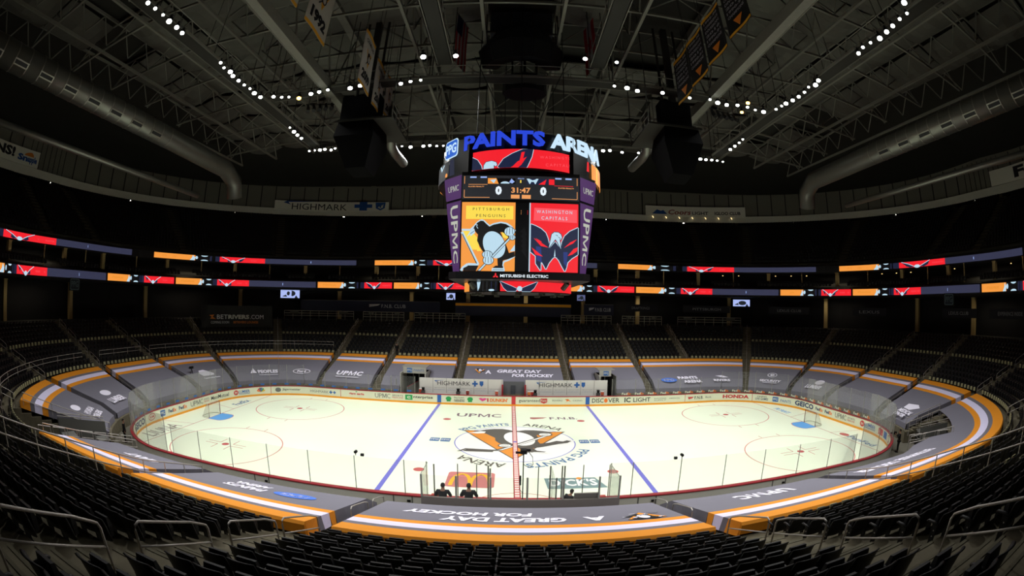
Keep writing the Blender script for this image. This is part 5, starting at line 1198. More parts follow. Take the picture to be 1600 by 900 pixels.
b = MB(); b.poly([(-1.9, -12.2, 33.6), (0, -12.2, 32.0), (1.9, -12.2, 33.6), (1.9, -12.2, 35.6), (-1.9, -12.2, 35.6)], BN_K); b.poly([(-1.9, -12.1, 33.6), (1.9, -12.1, 33.6), (0, -12.1, 32.0)][::-1], BN_K)
put_text(b, '66', BN_T, lambda x, y, h: (x, -12.24, y), -1.3, 1.3, 33.6, 35.0, bold=.04); b.tube([(-2, -12.2, 35.6), (2, -12.2, 35.6)], .05, T_DK, 5); put_line(b, [(-1.8, 33.6), (0, 32.1), (1.8, 33.6)], .06, BN_T, lambda x, y, h=0: (x, -12.25, y))
tag(b.build('retired_number_banner'), 'black pointed banner with number 66 at the top middle', 'banner')
# floodlights
FL = glow('floodlight lens', 'fbfff6', 14.0); FLO = glow('orange floodlight lens', 'ffb050', 14.0)
FX = [(-21.2, -19.7), (-21.2, -18.9), (-21.2, -18.0), (-21.2, -17.2), (-21.2, -16.3), (-21.3, -15.5), (-21.1, -10.6), (-21.3, -9.8), (-21.1, -9.1), (-21.3, -8.4), (-21.3, -7.5), (-21.3, -6.6), (-21.2, -5.8), (-21.2, -5.0), (-21.1, -4.1), (-20.0, -3.7), (-19.4, -3.3), (-18.8, -3.1), (-18.0, -2.7), (-16.7, -3.1), (-15.9, -3.2), (-15.1, -3.3), (-21.8, 3.2), (-21.8, 4.2), (-21.9, 5.2), (-21.9, 6.2), (-22.8, 10.2), (-22.1, 10.2), (-21.4, 10.1), (-20.8, 10.1), (-20.2, 10.5), (-19.6, 10.2), (-19.0, 10.1), (-18.4, 10.5), (-17.8, 10.9), (-17.0, 11.0), (-16.2, 11.2), (-12.2, 11.0), (-11.3, 11.2), (-9.9, 11.1), (-9.2, 11.0), (-8.5, 11.3), (-7.8, 11.3), (-13.2, -3.2), (-12.3, -3.4), (-9.1, -3.1), (-8.3, -3.3), (-7.5, -3.4), (-6.7, -6.9), (-4.5, -6.8), (4.2, -6.8), (6.4, -6.7), (7.0, -3.1), (8.0, -3.1), (8.9, -2.8), (10.9, -3.0), (13.3, -2.8), (15.0, -3.1), (15.8, -2.9), (16.7, -2.8), (17.6, -3.1), (18.6, -3.1), (19.5, -2.9), (20.3, -3.0), (18.2, -3.9), (18.6, -2.0), (21.1, -3.9), (21.2, -4.7), (21.2, -5.4), (21.4, -6.2), (21.5, -7.0), (21.5, -7.9), (21.3, -8.8), (21.5, -9.5), (21.3, -10.2), (21.5, -15.2), (21.3, -16.0), (21.4, -16.8), (21.5, -17.7), (21.4, -18.6), (21.3, -19.4), (21.2, -20.3), (21.2, -21.1), (20.2, -21.8), (21.9, 6.9), (21.9, 5.8), (21.9, 4.8), (21.8, 3.8), (9.0, 11.5), (9.7, 11.3), (11.1, 11.6), (12.9, 11.4), (14.0, 11.5), (16.7, 11.8), (17.4, 11.1), (18.1, 11.1), (18.8, 10.7), (19.4, 10.8), (20.1, 11.0), (20.8, 11.0), (21.5, 10.9), (22.2, 10.9), (23.0, 11.0)]
def fl_group(x, y):
    if y > 8: return ('left' if x < 0 else 'right')+' half of the far row'
    if abs(x) > 20.5: return ('left' if x < 0 else 'right')+(' catwalk, short far group' if y > 0 else (' catwalk, nearest group' if y < -14 else ' catwalk, middle group'))
    return ('left' if x < 0 else 'right')+' half of the middle cross row'
protoF = {}
def make_flood(lens):
    e = empty('floodlight', (0, 0, 27.2)); b = MB(); b.tube([(0, 0, .32), (0, 0, .1), (0, -.04, -.14)], [.10, .15, .18], BLACK, 12); b.build('lamp_housing', e)
    b = MB(); b.tube([(0, -.04, -.14), (0, -.045, -.19)], .15, lens, 14); b.build('lamp_lens', e)
    b = MB(); b.tube([(-.25, 0, 0), (-.25, 0, .42), (.25, 0, .42), (.25, 0, 0)], .02, T_DK, 4); b.build('yoke', e); return e
for i, (x, y) in enumerate(FX):
    kind = 'o' if i in (18, 64, 65) else 'w'
    if kind not in protoF: e = protoF[kind] = make_flood(FLO if kind == 'o' else FL)
    else: e = copy_tree(protoF[kind])
    e.location = (x, y, 27.1); k_ = (1.0, 1.25, .8, 1.1, .7)[(i*7) % 5]; e.scale = (k_, k_, k_)
    # aim: tilt towards the ice and hence the camera side
    e.rotation_euler = (math.radians(-12) if y > 0 else math.radians(-6), math.radians(10 if x > 0 else -10), 0)
    s_ = 'white floodlight in the '+fl_group(x, y) if 'catwalk' not in fl_group(x, y) else 'white floodlight on the '+fl_group(x, y)
    if kind == 'o': tag(e, f'orange floodlight above the {"left" if x < 0 else "right"} cross row end', 'light', 'orange floodlights')
    else: tag(e, s_, 'light', 'floodlights '+fl_group(x, y))
# moving-head lamp clusters
for x, y, l in ((-16.7, -1.2, 'left'), (16.9, -1.6, 'right')):
    e = empty('stage_lights', (x, y, 26.6), f'dark bundle of stage lamps hanging by the {l} cross catwalk', 'stage lights'); b = MB(); b.tube([(-1.3, 0, .4), (1.3, .3, .2)], .06, T_DK, 5); b.build('bar', e)
    for k in range(5): b = MB(); q = -1.1+.55*k; b.tube([(q, .05*k, .3), (q+.1, .05*k, -.1), (q+.2, -.2, -.4)], [.12, .16, .19], BLACK, 8); b.build('stage_lamp', e)
    b = MB(); 
    for q in (-1, 1): b.tube([(q, 0, .4), (q, 0, 7.5)], .03, T_DK, 4)
    b.build('hanger', e)
# ================================================================== handrails
def loop_rail(a, d0, d1, hh=.92, top=True, off=0.0):
    """bent tube loop standing in an aisle, two bars following the slope"""
    c = path(a, d0); e = empty('aisle_handrail', (c[0], c[1], bowl_z(d0))); z0 = slope_z(d0)-.1; z1 = slope_z(d1)-.1; o = Vector((c[0], c[1], bowl_z(d0)))
    P = lambda d, z: Vector((*path(a+off, d), z))-o
    n = 4; b = MB(); r = .12
    pts = [P(d0, bowl_z(d0)), P(d0, z0+hh-r), P(d0+.04, z0+hh-.03), P(d0+r, z0+hh+.02)]+[P(d0+(d1-d0)*k/n, z0+(z1-z0)*k/n+hh+.02) for k in range(1, n)]+[P(d1-r, z1+hh-.03), P(d1-.03, z1+hh-.06), P(d1, z1+hh-r-.03), P(d1, bowl_z(d1-.02))]
    b.tube(pts, .024, STEEL, 8); b.build('top_rail', e, smooth=True); b = MB(); b.tube([P(d0, z0+hh*.55), P(d1, z1+hh*.55)], .02, STEEL, 6); b.build('middle_rail', e, smooth=True)
    return e
NAMES = {6.3: 'first', 15.4: 'second', 22.9: 'third', 31.3: 'fourth', 40.7: 'fifth', 50.1: 'sixth', 59.0: 'seventh', 68.3: 'eighth', 77.7: 'ninth', 87.1: 'tenth', 94.5: 'eleventh', 103.2: 'twelfth'}
for a in AISLES:
    side = 'left' if a < 0 else 'right'; nm = NAMES[round(abs(a), 1)]
    near = abs(a) > 103
    if near: spans = [(2.7, 4.3), (4.9, 6.8), (9.55, 11.6), (11.9, 13.8), (14.45, 16.3), (17.0, 18.9)]
    elif 94 < abs(a) < 95: continue
    elif abs(a) > 87: spans = [(14.5, 16.4), (17.0, 18.9)]
    else: spans = [(9.9, 11.8), (12.4, 14.3), (15.0, 17.0), (17.5, 19.3)]
    for d0, d1 in spans:
        e = loop_rail(a, d0, d1)
        if near: tag(e, f'bent steel handrail loop in the aisle {side} of the middle near block', 'handrail', f'handrail loops in the near {side} aisle')
        else: tag(e, f'thin steel handrail loop in the {nm} aisle on the {side}, counted from the far middle', 'handrail', f'handrail loops {side} {nm} aisle')
    if abs(a) in (6.3, 15.4, 31.3, 40.7, 50.1, 59.0):
        c = path(a, 2.4); e = empty('aisle_handrail', (c[0], c[1], bowl_z(2.4)), f'long low handrail beside the seat covers in the {nm} aisle on the {side}', 'handrail'); o = Vector(e.location); b = MB()
        b.tube([Vector((*path(a, d), slope_z(d)+.75))-o for d in np.linspace(2.4, 9.2, 8)], .02, STEEL, 5)
        for d in np.linspace(2.4, 9.2, 5): b.tube([Vector((*path(a, d), bowl_z(d)))-o, Vector((*path(a, d), slope_z(d)+.75))-o], .018, STEEL, 5)
        b.build('rail_frame', e)
for sg, side in ((-1, 'left'), (1, 'right')):
    a = sg*94.5; e = empty('guard_rail', (*path(a, 4), bowl_z(4)), f'long two-bar steel guard rail running down beside the near {side} aisle', 'handrail'); o = Vector(e.location)
    zf = lambda d: slope_z(d)+1.22-.03*max(0, 12-d)
    D = list(np.linspace(4.4, 19.0, 12))
    for nm_, k in (('top_rail', 0), ('middle_rail', .5)): b = MB(); b.tube([Vector((*path(a, d), zf(d)-k))-o for d in D], .028, STEEL, 8); b.build(nm_, e, smooth=True)
    for d in D: b = MB(); b.tube([Vector((*path(a, d), bowl_z(d)))-o, Vector((*path(a, d), zf(d)))-o], .024, STEEL, 6); b.build('rail_post', e)
for t0, t1, l in ((-84, -60.5, 'left end'), (-58, -51, 'left side'), (-49.5, -24, 'left far corner')):
    d = 11.25; e = empty('walkway_rail', (*path(t0, d), bowl_z(d)), f'long level rail behind the beige seats at the {l}', 'handrail'); o = Vector(e.location)
    ts = trange(t0, t1, 1.3)
    for nm_, z in (('top_rail', 1.12), ('middle_rail', .72)): b = MB(); b.tube([Vector((*path(t, d), bowl_z(d)+z))-o for t in ts], .026, STEEL, 6); b.build(nm_, e)
    b = MB()
    for t in ts[::2]: b.tube([Vector((*path(t, d), bowl_z(d)))-o, Vector((*path(t, d), bowl_z(d)+1.1))-o], .022, STEEL, 5)
    b.build('rail_posts', e)

# ================================================================== benches, tunnels, penalty boxes
BWL = mat('bench wall white', 'd6d4ce', .6, var=.03); SEAM = mat('thin seam', '3a3a38', .6)
for x0, x1, side in ((-10.25, -1.15, 'left'), (1.25, 10.25, 'right')):
    e = empty('bench_wall', ((x0+x1)/2, 14.75, 0), f'white panelled wall with dark lettering behind the {side} far team bench', 'wall panel'); cx = (x0+x1)/2; b = MB()
    b.box(x0-cx, x1-cx, 0, .08, .0, 2.5, BWL); f = lambda x, y, h=0: (x-cx, -.012-h, y)
    k = x0
    while k < x1: put_line(b, [(k, .9), (k, 2.5)], .025, SEAM, f); k += 1.5
    c0 = x0+2.0 if x0 < 0 else x0+1.5
    put_text(b, 'HIGHMARK', A_DK, f, c0, c0+3.6, 1.75, 2.2, bold=0); put_poly(b, [(c0-.35, 2.25), (c0+.9, 2.32), (c0-.1, 2.2), (c0, 2.0)], A_BL, f)
    put_poly(b, [(c0+3.8+.2, 1.7), (c0+4.2, 1.7), (c0+4.2, 2.3), (c0+4.0, 2.3)], A_BL, f, .004); put_poly(b, [(c0+3.8, 1.9), (c0+4.4, 1.9), (c0+4.4, 2.1), (c0+3.8, 2.1)], A_BL, f, .006)
    put_poly(b, [(c0+4.6, 2.28), (c0+5.0, 2.28), (c0+5.0, 1.9), (c0+4.8, 1.7), (c0+4.6, 1.9)], A_BL, f, .004)
    for q in range(6): xx = x0+.15+1.5*q; put_text(b, 'highmark health', A_GY, f, xx, min(xx+1.2, x1-.1), 1.42, 1.5); put_text(b, 'proud partner', A_BL, f, xx, min(xx+1.2, x1-.1), 1.2, 1.28)
    b.build('wall_panel', e)
    b = MB(); b.box(x0-cx, x1-cx, -.35, -.06, .55, .62, mat('bench plank', '5a544a', .7)); b.box(x0-cx, x1-cx, -.3, -.1, 0, .55, mat('bench support', '4a4a48', .7)); b.build('bench_seat', e)
for x in (-1.2, 1.25):
    b = MB(); b.box(x-.09, x+.09, 14.5, 14.68, 0, 2.0, BR_); tag(b.build('gate_post'), 'red post on the '+('left' if x < 0 else 'right')+' side of the centre bench gateway', 'post')
b = MB(); b.box(-1.1, 1.15, 14.9, 14.98, 0, 2.3, mat('grey doorway panel', '5f6064', .6)); b.box(-.3, .2, 14.84, 14.9, .9, 1.9, mat('doorway dark', '404248', .6)); tag(b.build('gateway_panel'), 'grey panel filling the gateway between the two bench walls', 'wall panel')
# buckets, bottles and helmets along the benches
for x, z, r, l in ((-9.7, 1.38, .17, 'black bucket on the far left end of the benches'), (-5.9, 1.38, .17, 'black bucket below the lettering of the left bench wall'), (2.3, 1.38, .17, 'black bucket just right of the centre gateway'), (9.1, 1.38, .17, 'black bucket at the right end of the benches')):
    b = MB(); b.tube([(0, 0, -.15), (0, 0, .13), (0, 0, .15)], [r*.8, r, r*1.05], BLACK, 12); o = b.build('bucket', loc=(x, 14.05, z)); o.location = (x, 14.05, z); tag(o, l, 'bucket')
    b = MB(); b.box(-.2, .2, -.15, .15, -.66, 0, mat('bench support', '4a4a48', .7)); o = b.build('bucket_stand', loc=(x, 14.05, z-.15)); tag(o, 'small grey stand carrying the '+('leftmost black bucket' if x < -8 else 'second black bucket from the left' if x < 0 else 'black bucket nearest the centre gateway' if x < 5 else 'rightmost black bucket'), 'stand')
for x, c, l in ((-10.0, 'c8503c', 'orange drinks cooler at the left end of the benches'), (-4.9, '9a4038', 'dark red box mid left bench'), (-1.8, 'd86a50', 'orange box left of the gateway'), (1.65, 'e08040', 'orange cooler right of the gateway'), (2.0, 'c83c34', 'red cooler right of the gateway'), (9.6, 'd06040', 'orange box at the right end of the benches')):
    b = MB(); b.box(-.16, .16, -.12, .12, 0, .34, mat('cooler '+c, c, .5)); b.box(-.17, .17, -.13, .13, .34, .38, WHITE); b.box(-.14, .14, -.1, .1, -.65, 0, mat('bench support', '4a4a48', .7)); tag(b.build('drinks_cooler', loc=(x, 14.2, .98)), l, 'cooler')
# tunnels in the far stand
TW = mat('tunnel wall', 'a8a69e', .7, var=.05); VOID = mat('tunnel darkness', '050505', .9)
for x0, x1, side, words_ in ((-12.5, -9.6, 'left', 'PAINTS'), (9.4, 11.3, 'right', '')):
    e = empty('tunnel_portal', ((x0+x1)/2, 15.0, 0), f'player tunnel mouth with a small white header sign {side} of the benches', 'tunnel'); cx = (x0+x1)/2; xa, xb = x0-cx, x1-cx
    b = MB(); b.box(xa, xa+.1, 0, 3.1, 0, 2.9, TW); b.box(xb-.1, xb, 0, 3.1, 0, 2.9, TW if side == 'left' else mat('tunnel side dark', '55544e', .7)); b.build('side_wall', e)
    b = MB(); b.box(xa, xb, 3.0, 3.1, 0, 2.9, VOID); b.box(xa+.1, xb-.1, 0, 3.0, 0, .02, mat('rubber floor', '2a2a28', .9)); b.build('dark_doorway', e)
    b = MB(); sx0 = xa+.15; sx1 = xb-.1 if side == 'left' else xa+1.5; b.box(sx0, sx1, .9, 1.0, 2.75, 3.45, TW); b.box(xa, xb, .9, 3.1, 3.45, 3.52, mat('lintel', '8e8c86', .6)); f = lambda x, y, h=0: (x, .885-h, y)
    put_poly(b, rrect(sx0+.45, sx0+1.05, 2.85, 3.35, .06), A_BL, f); put_text(b, 'PPG', A_WH, lambda x, y, h: f(x, y, .01), sx0+.5, sx0+1.0, 2.97, 3.23)
    if words_: put_text(b, words_, A_BL, f, sx0+1.25, sx0+2.4, 2.98, 3.22)
    b.build('header_sign', e)
    b = MB()
    for q in (.35, .58): b.tube([(xa+(xb-xa)*q, 2.4, 0), (xa+(xb-xa)*q, 2.4, 2.8)], .05, TW, 6)
    b.hexa([(xa+.5, 1.2, 0), (xa+.6, 1.2, 0), (xa+1.6, 2.6, 0), (xa+1.5, 2.6, 0)], [(xa+.5, 1.2, 1.1), (xa+.6, 1.2, 1.1), (xa+1.6, 2.6, 1.6), (xa+1.5, 2.6, 1.6)], mat('tunnel barrier', '8a8880', .6)); b.tube([(xa+.55, 1.2, 1.12), (xa+1.55, 2.6, 1.62)], .05, BR_, 5); b.build('tunnel_barrier', e)
    b = MB()
    for q in (xa-.5, xa-1.1): b.tube([(q, .2, 0), (q, .2, 2.2)], .05, POST, 6)
    b.build('glass_post', e)
# corner pits
PW = mat('pit wall grey', '4a4a46', .8, var=.1); YEL = mat('yellow machine paint', 'd8a018', .5)
def pit_frame(t): 
    c = path(t, 0); n = Vector((*normal(t), 0)); return c, n, Vector((n.y, -n.x, 0))
def place(o_, t, d, z):
    c = path(t, d); n = normal(t); o_.location = (c[0], c[1], z); o_.rotation_euler = (0, 0, math.atan2(n[1], n[0])-PI/2); return o_
def ramp_rail(t, d0, d1, z0, z1, label):
    e = empty('pit_rail', (*path(t, d0), z0), label, 'handrail'); o = Vector(e.location); b = MB()
    for k in (1.05, .6): b.tube([Vector((*path(t, d0+(d1-d0)*q), z0+(z1-z0)*q+k))-o for q in (0, .25, .5, .75, 1)], .03, STEEL, 6)
    for q in (0, .33, .66, 1): b.tube([Vector((*path(t, d0+(d1-d0)*q), 0.0 if q == 99 else z0+(z1-z0)*q))-o, Vector((*path(t, d0+(d1-d0)*q), z0+(z1-z0)*q+1.05))-o], .025, STEEL, 5)
    b.build('rail_frame', e)
ramp_rail(-86.2, 2.0, 9.2, 1.0, 3.3, 'sloping rail on the near edge of the left corner pit'); ramp_rail(-77.5, 2.0, 9.2, 1.0, 3.4, 'sloping rail on the far edge of the left corner pit')
ramp_rail(68.5, 1.9, 5.4, 1.0, 2.1, 'sloping rail on the far edge of the right corner pit'); ramp_rail(79.1, 1.9, 5.4, 1.0, 2.1, 'sloping rail on the near edge of the right corner pit')
for t, l in ((-81.8, 'left'), (73.8, 'right')):
    dd = 9.5 if t < 0 else 5.4
    b = MB(); b.box(-4.4, 4.4, 0, .12, 0, 2.9 if t < 0 else 2.0, PW); b.box(-2.0, 2.0, -.02, 0, 0, 2.4 if t < 0 else 1.7, VOID); b.box(-2.1, -2.0, -.06, .0, 0, 2.5 if t < 0 else 1.8, TW); b.box(2.0, 2.1, -.06, .0, 0, 2.5 if t < 0 else 1.8, TW)
    tag(place(b.build('pit_back_wall'), t, dd, 0), f'dark doorway wall at the back of the {l} corner pit', 'wall panel')
for t, d, w_, dp, h_, m, n, l, c in ((-84.6, 4.4, 1.9, 1.0, 2.0, YEL, 'equipment_case', 'yellow equipment box in the left corner pit', 'box'), (-81.0, 5.8, 1.6, 1.0, 2.2, BLACK, 'equipment_case', 'tall black equipment case in the left corner pit', 'box'), (-81.2, 3.2, 1.2, .8, 1.7, BLACK, 'equipment_case', 'low black case near the boards in the left corner pit', 'box'), (-82.6, 7.0, 1.8, .9, 2.1, mat('cart grey', '5c5c58', .6), 'equipment_cart', 'grey cart at the back of the left corner pit', 'cart'),
                         (70.9, 3.3, 1.5, 1.0, 1.3, BLACK, 'equipment_case', 'black equipment case in the right corner pit', 'box'), (76.0, 3.8, 1.2, .8, 1.1, mat('cart grey', '5c5c58', .6), 'equipment_cart', 'grey cart in the right corner pit', 'cart'), (78.0, 1.9, .6, .5, .5, mat('blue crate', '2a3c9c', .5), 'crate', 'blue crate beside the camera operator in the right corner', 'crate')):
    b = MB(); b.box(-w_/2, w_/2, -dp/2, dp/2, .12, h_, m); b.box(-w_/2-.02, w_/2+.02, -dp/2-.02, dp/2+.02, h_*.62, h_*.66, mat('case trim', '8a8a86', .4, .5)); b.box(-w_/2-.02, w_/2+.02, -dp/2-.02, dp/2+.02, h_-.05, h_+.01, mat('case trim', '8a8a86', .4, .5))
    for sx in (-1, 1):
        for sy in (-1, 1): b.tube([(sx*w_*.4-.03, sy*dp*.35, .06), (sx*w_*.4+.03, sy*dp*.35, .06)], .06, BLACK, 8)
    tag(place(b.build(n), t, d, 0), l, c)
for t, d, l in ((-80.9, 7.6, 'black steps at the left pit doorway'), (76.8, 4.6, 'black steps in the right pit')):
    b = MB(); 
    for k in range(3): b.box(-.7, .7, -.3+.3*k, 0.0+.3*k, 0, .25+.25*k, BLACK); b.box(-.7, .7, -.3+.3*k, -.26+.3*k, .25+.25*k, .27+.25*k, mat('step nosing', 'a8a69a', .6))
    tag(place(b.build('portable_steps'), t, d, 0), l, 'steps')
def gate_row(t0, t1, d0, d1, n, z0, z1, label):
    for i in range(n):
        q0, q1 = i/n, (i+.82)/n; e = empty('steel_barrier', (*path(t0+(t1-t0)*q0, d0+(d1-d0)*q0), z0+(z1-z0)*q0), label, 'railing', 'barriers: '+label.split('frame ')[1]); o = Vector(e.location); b = MB()
        P = lambda q, z: Vector((*path(t0+(t1-t0)*q, d0+(d1-d0)*q), z0+(z1-z0)*q+z))-o
        b.tube([P(q0, -.2), P(q0, .95), P(q1, .95), P(q1, -.2)], .03, STEEL, 6); b.tube([P(q0, .55), P(q1, .55)], .025, STEEL, 6); b.build('rail_frame', e)
gate_row(-85.6, -84.2, 9.3, 1.4, 7, 3.2, 1.0, 'small steel gate frame stepping down the near edge of the left pit')
gate_row(70.2, 71.0, 5.0, 1.6, 3, 2.0, 1.1, 'small steel gate frame inside the right pit'); gate_row(77.6, 76.6, 5.0, 1.4, 3, 1.7, .8, 'small steel gate frame by the near side of the right pit')
def pit_screen(t0, t1, d0, d1, z0, z1, label, m):
    b = MB(); a, c = path(t0, d0), path(t1, d1); b.hexa([(*a, z0), (a[0]+.08, a[1]+.05, z0), (c[0]+.08, c[1]+.05, z0), (*c, z0)], [(*a, z1), (a[0]+.08, a[1]+.05, z1), (c[0]+.08, c[1]+.05, z1-.5), (*c, z1-.5)], m)
    for z in (.12, .3): b.tube([(a[0], a[1], z1+z), (c[0], c[1], z1-.5+z)], .03, STEEL, 6)
    tag(b.build('pit_screen'), label, 'screen panel')
pit_screen(-78.6, -78.9, 6.4, 2.6, .1, 2.9, 'tall grey screen panel with double rail in the left corner pit', mat('screen panel grey', '6e6e6a', .7))
pit_screen(73.0, 73.4, 5.2, 2.6, .1, 2.4, 'grey screen panel with double rail in the right corner pit', mat('screen panel grey', '6e6e6a', .7))
# penalty boxes and officials' booth on the near side
pb = empty('penalty_box', (0, -15.1, 0), 'grey-walled penalty boxes and scorers booth with glass behind the near boards', 'penalty box')
def pbb(b, n, lab=None):
    b.v = [(x, y+15.1, z) for x, y, z in b.v]; o = b.build(n, pb)
    if lab: o['label'] = lab
    return o
GW = mat('box wall grey', '77706a', .7, var=.04)
b = MB(); b.box(-4.3, 4.38, -15.16, -15.06, 0, 1.96, GW); pbb(b, 'back_wall'); b = MB(); b.box(2.35, 3.5, -15.05, -14.95, 0, 2.2, mat('box door grey', '7c7670', .7)); pbb(b, 'box_door')
for x in (-4.3, 4.34, -1.3, 1.5):
    b = MB(); b.box(x-.04, x+.04, -15.06, -13.2, 0, 1.15, GW); b.box(x-.06, x+.06, -15.06, -13.2, 1.15, 1.2, BR_); pbb(b, 'side_wall')
    g = MB(); g.box(x-.006, x+.006, -15.04, -13.25, 1.2, 2.9, GL); pbb(g, 'glass_pane')
for x0, x1 in zip((-4.27, -2.75, -1.28, .3, 1.85, 3.43), (-2.75, -1.28, .3, 1.85, 3.43, 4.34)): g = MB(); g.box(x0+.04, x1-.04, -15.115, -15.103, 1.96, 3.0, GL); pbb(g, 'glass_pane')
for x in (-4.27, -2.75, -1.28, .3, 1.85, 3.43, 4.34): b = MB(); b.tube([(x, -15.11, 1.9), (x, -15.11, 3.02)], .045, POST, 6); pbb(b, 'glass_post')
for x, y, z in ((-4.0, -13.3, 2.86), (-1.45, -13.3, 2.9), (-1.35, -13.7, 2.9), (-2.9, -13.1, 2.86), (-2.0, -13.1, 2.86), (1.45, -13.3, 2.9), (1.35, -14.2, 2.8), (1.6, -14.6, 2.8), (2.0, -13.3, 2.9), (2.12, -13.3, 2.9), (3.04, -13.1, 2.86), (4.3, -13.2, 2.86), (.9, -13.1, 2.8)): b = MB(); b.tube([(x, y, 1.0), (x, y, z)], .035 if y < -13.2 else .025, POSTD, 6); pbb(b, 'glass_post')
for sx in (-1, 1): b = MB(); b.tube([(sx*4.32, -13.2, 2.9), (sx*4.32, -15.05, 2.95)], .015, POSTD, 5); pbb(b, 'top_edge')
b = MB(); b.box(-1.2, 1.4, -14.1, -13.6, .95, 1.0, mat('desk top', 'a8a49a', .6)); b.box(-1.2, 1.4, -14.1, -14.05, .2, .95, GW); pbb(b, 'scorer_desk')
for x, y, c, l, n in ((-.75, -13.85, '101012', 'black radio set on the scorers desk', 'radio'), (.75, -13.8, '14201c', 'small black monitor on the scorers desk', 'monitor'), (.95, -13.9, 'e8e8e0', 'white paper stack on the scorers desk', 'paper')):
    b = MB(); w_ = .42 if n == 'radio' else .16; hh = .18 if n != 'paper' else .05; b.box(-w_, w_, -.12, .12, .0, hh, mat('thing '+c, c, .5)); b.box(-w_*.8, w_*.8, -.14, -.12, .02, hh*.8, mat('thing face', '303234', .5)); tag(b.build(n, loc=(x, y, 1.004)), l, n)
for x, l in ((-3.95, 'left'), (3.95, 'right')): b = MB(); b.box(-.18, .18, -.12, .12, 0, 1.35, mat('red gate box', 'b03c34', .5)); b.box(-.1, .1, -.14, -.12, .9, 1.2, BLACK); tag(b.build('gate_box', loc=(x, -13.5, 0)), f'red gate box at the {l} end of the penalty boxes', 'box')
# broadcast microphone camera on its pole
e = empty('pole_camera', (.12, -14.7, 0), 'small black camera on a thin pole rising from the scorers booth', 'camera'); b = MB(); b.tube([(0, 0, 0), (0, 0, 4.0)], .025, BLACK, 6); b.tube([(-.12, 0, 2.5), (-.12, 0, 2.95)], .045, BLACK, 6); b.build('pole', e)
b = MB(); b.box(-.14, .14, -.12, .2, 4.0, 4.18, BLACK); b.tube([(-.02, .2, 4.1), (-.02, .36, 4.08)], .06, BLACK, 8); b.box(-.34, -.1, -.04, .04, 4.0, 4.08, BLACK); b.box(.12, .3, -.05, .05, 4.12, 4.2, BLACK); b.build('camera_body', e)
b = MB(); b.tube([(.2, 0, 4.1), (.38, 0, 3.85), (.42, 0, 3.5), (.3, 0, 3.35), (.1, 0, 3.42), (.0, 0, 3.5)], .015, BLACK, 5); b.tube([(-.1, 0, 2.6), (-.16, 0, 2.3), (.02, 0, 2.1)], .012, BLACK, 5); b.build('cable', e)
for x, l in ((-7.95, 'left'), (8.05, 'right')):
    s_ = -1 if x < 0 else 1
    e = empty('glass_camera', (x, -13.07, 2.9), f'tiny robotic camera on top of the near glass, {l} of the penalty boxes', 'camera'); b = MB(); b.tube([(0, 0, 0), (0, 0, .1)], .02, BLACK, 6); b.tube([(0, -.05, .18), (0, .12, .18)], .08, BLACK, 10); b.build('camera_body', e)
    b = MB(); b.box(-s_*.35-.08, -s_*.35+.08, -.06, .06, .0, .12, BLACK); b.box(-s_*.3-.06, -s_*.3+.3*0, -.02, .02, .02, .04, BLACK); b.build('control_box', e)
# goals
NET = bpy.data.materials.new('goal net'); NET.use_nodes = True; nt = NET.node_tree; nt.nodes.clear(); out = nt.nodes.new('ShaderNodeOutputMaterial'); mx = nt.nodes.new('ShaderNodeMixShader'); tr = nt.nodes.new('ShaderNodeBsdfTransparent'); df = nt.nodes.new('ShaderNodeBsdfDiffuse'); df.inputs[0].default_value = (.6, .6, .5, 1); mx.inputs[0].default_value = .28
nt.links.new(tr.outputs[0], mx.inputs[1]); nt.links.new(df.outputs[0], mx.inputs[2]); nt.links.new(mx.outputs[0], out.inputs[0])
for sg, side in ((-1, 'left'), (1, 'right')):
    e = empty('hockey_goal', (sg*89*ft, 0, .01), f'hockey goal with net at the {side} end of the rink', 'goal'); PR = mat('goal post red', '6a2c30', .4)
    b = MB(); b.tube([(0, -.915, 0), (0, -.915, 1.22), (0, .915, 1.22), (0, .915, 0)], .035, PR, 8); b.build('goal_frame', e)
    b = MB(); s_ = sg; base = [(0, -.915), (s_*.55, -1.1), (s_*1.0, -.8), (s_*1.12, 0), (s_*1.0, .8), (s_*.55, 1.1), (0, .915)]; topp = [(0, -.915), (s_*.3, -.9), (s_*.5, -.6), (s_*.55, 0), (s_*.5, .6), (s_*.3, .9), (0, .915)]
    for i in range(6): b.poly([(*base[i], .02), (*base[i+1], .02), (*topp[i+1], 1.2), (*topp[i], 1.2)], NET)
    b.poly([(*p_, 1.2) for p_ in topp], NET); b.build('net', e)
    b = MB(); b.tube([(*p_, .03) for p_ in base], .03, mat('goal base white', 'b8b8a8', .5), 6); b.tube([(*p_, 1.2) for p_ in topp], .018, mat('goal base white', 'b8b8a8', .5), 6); b.build('base_frame', e)

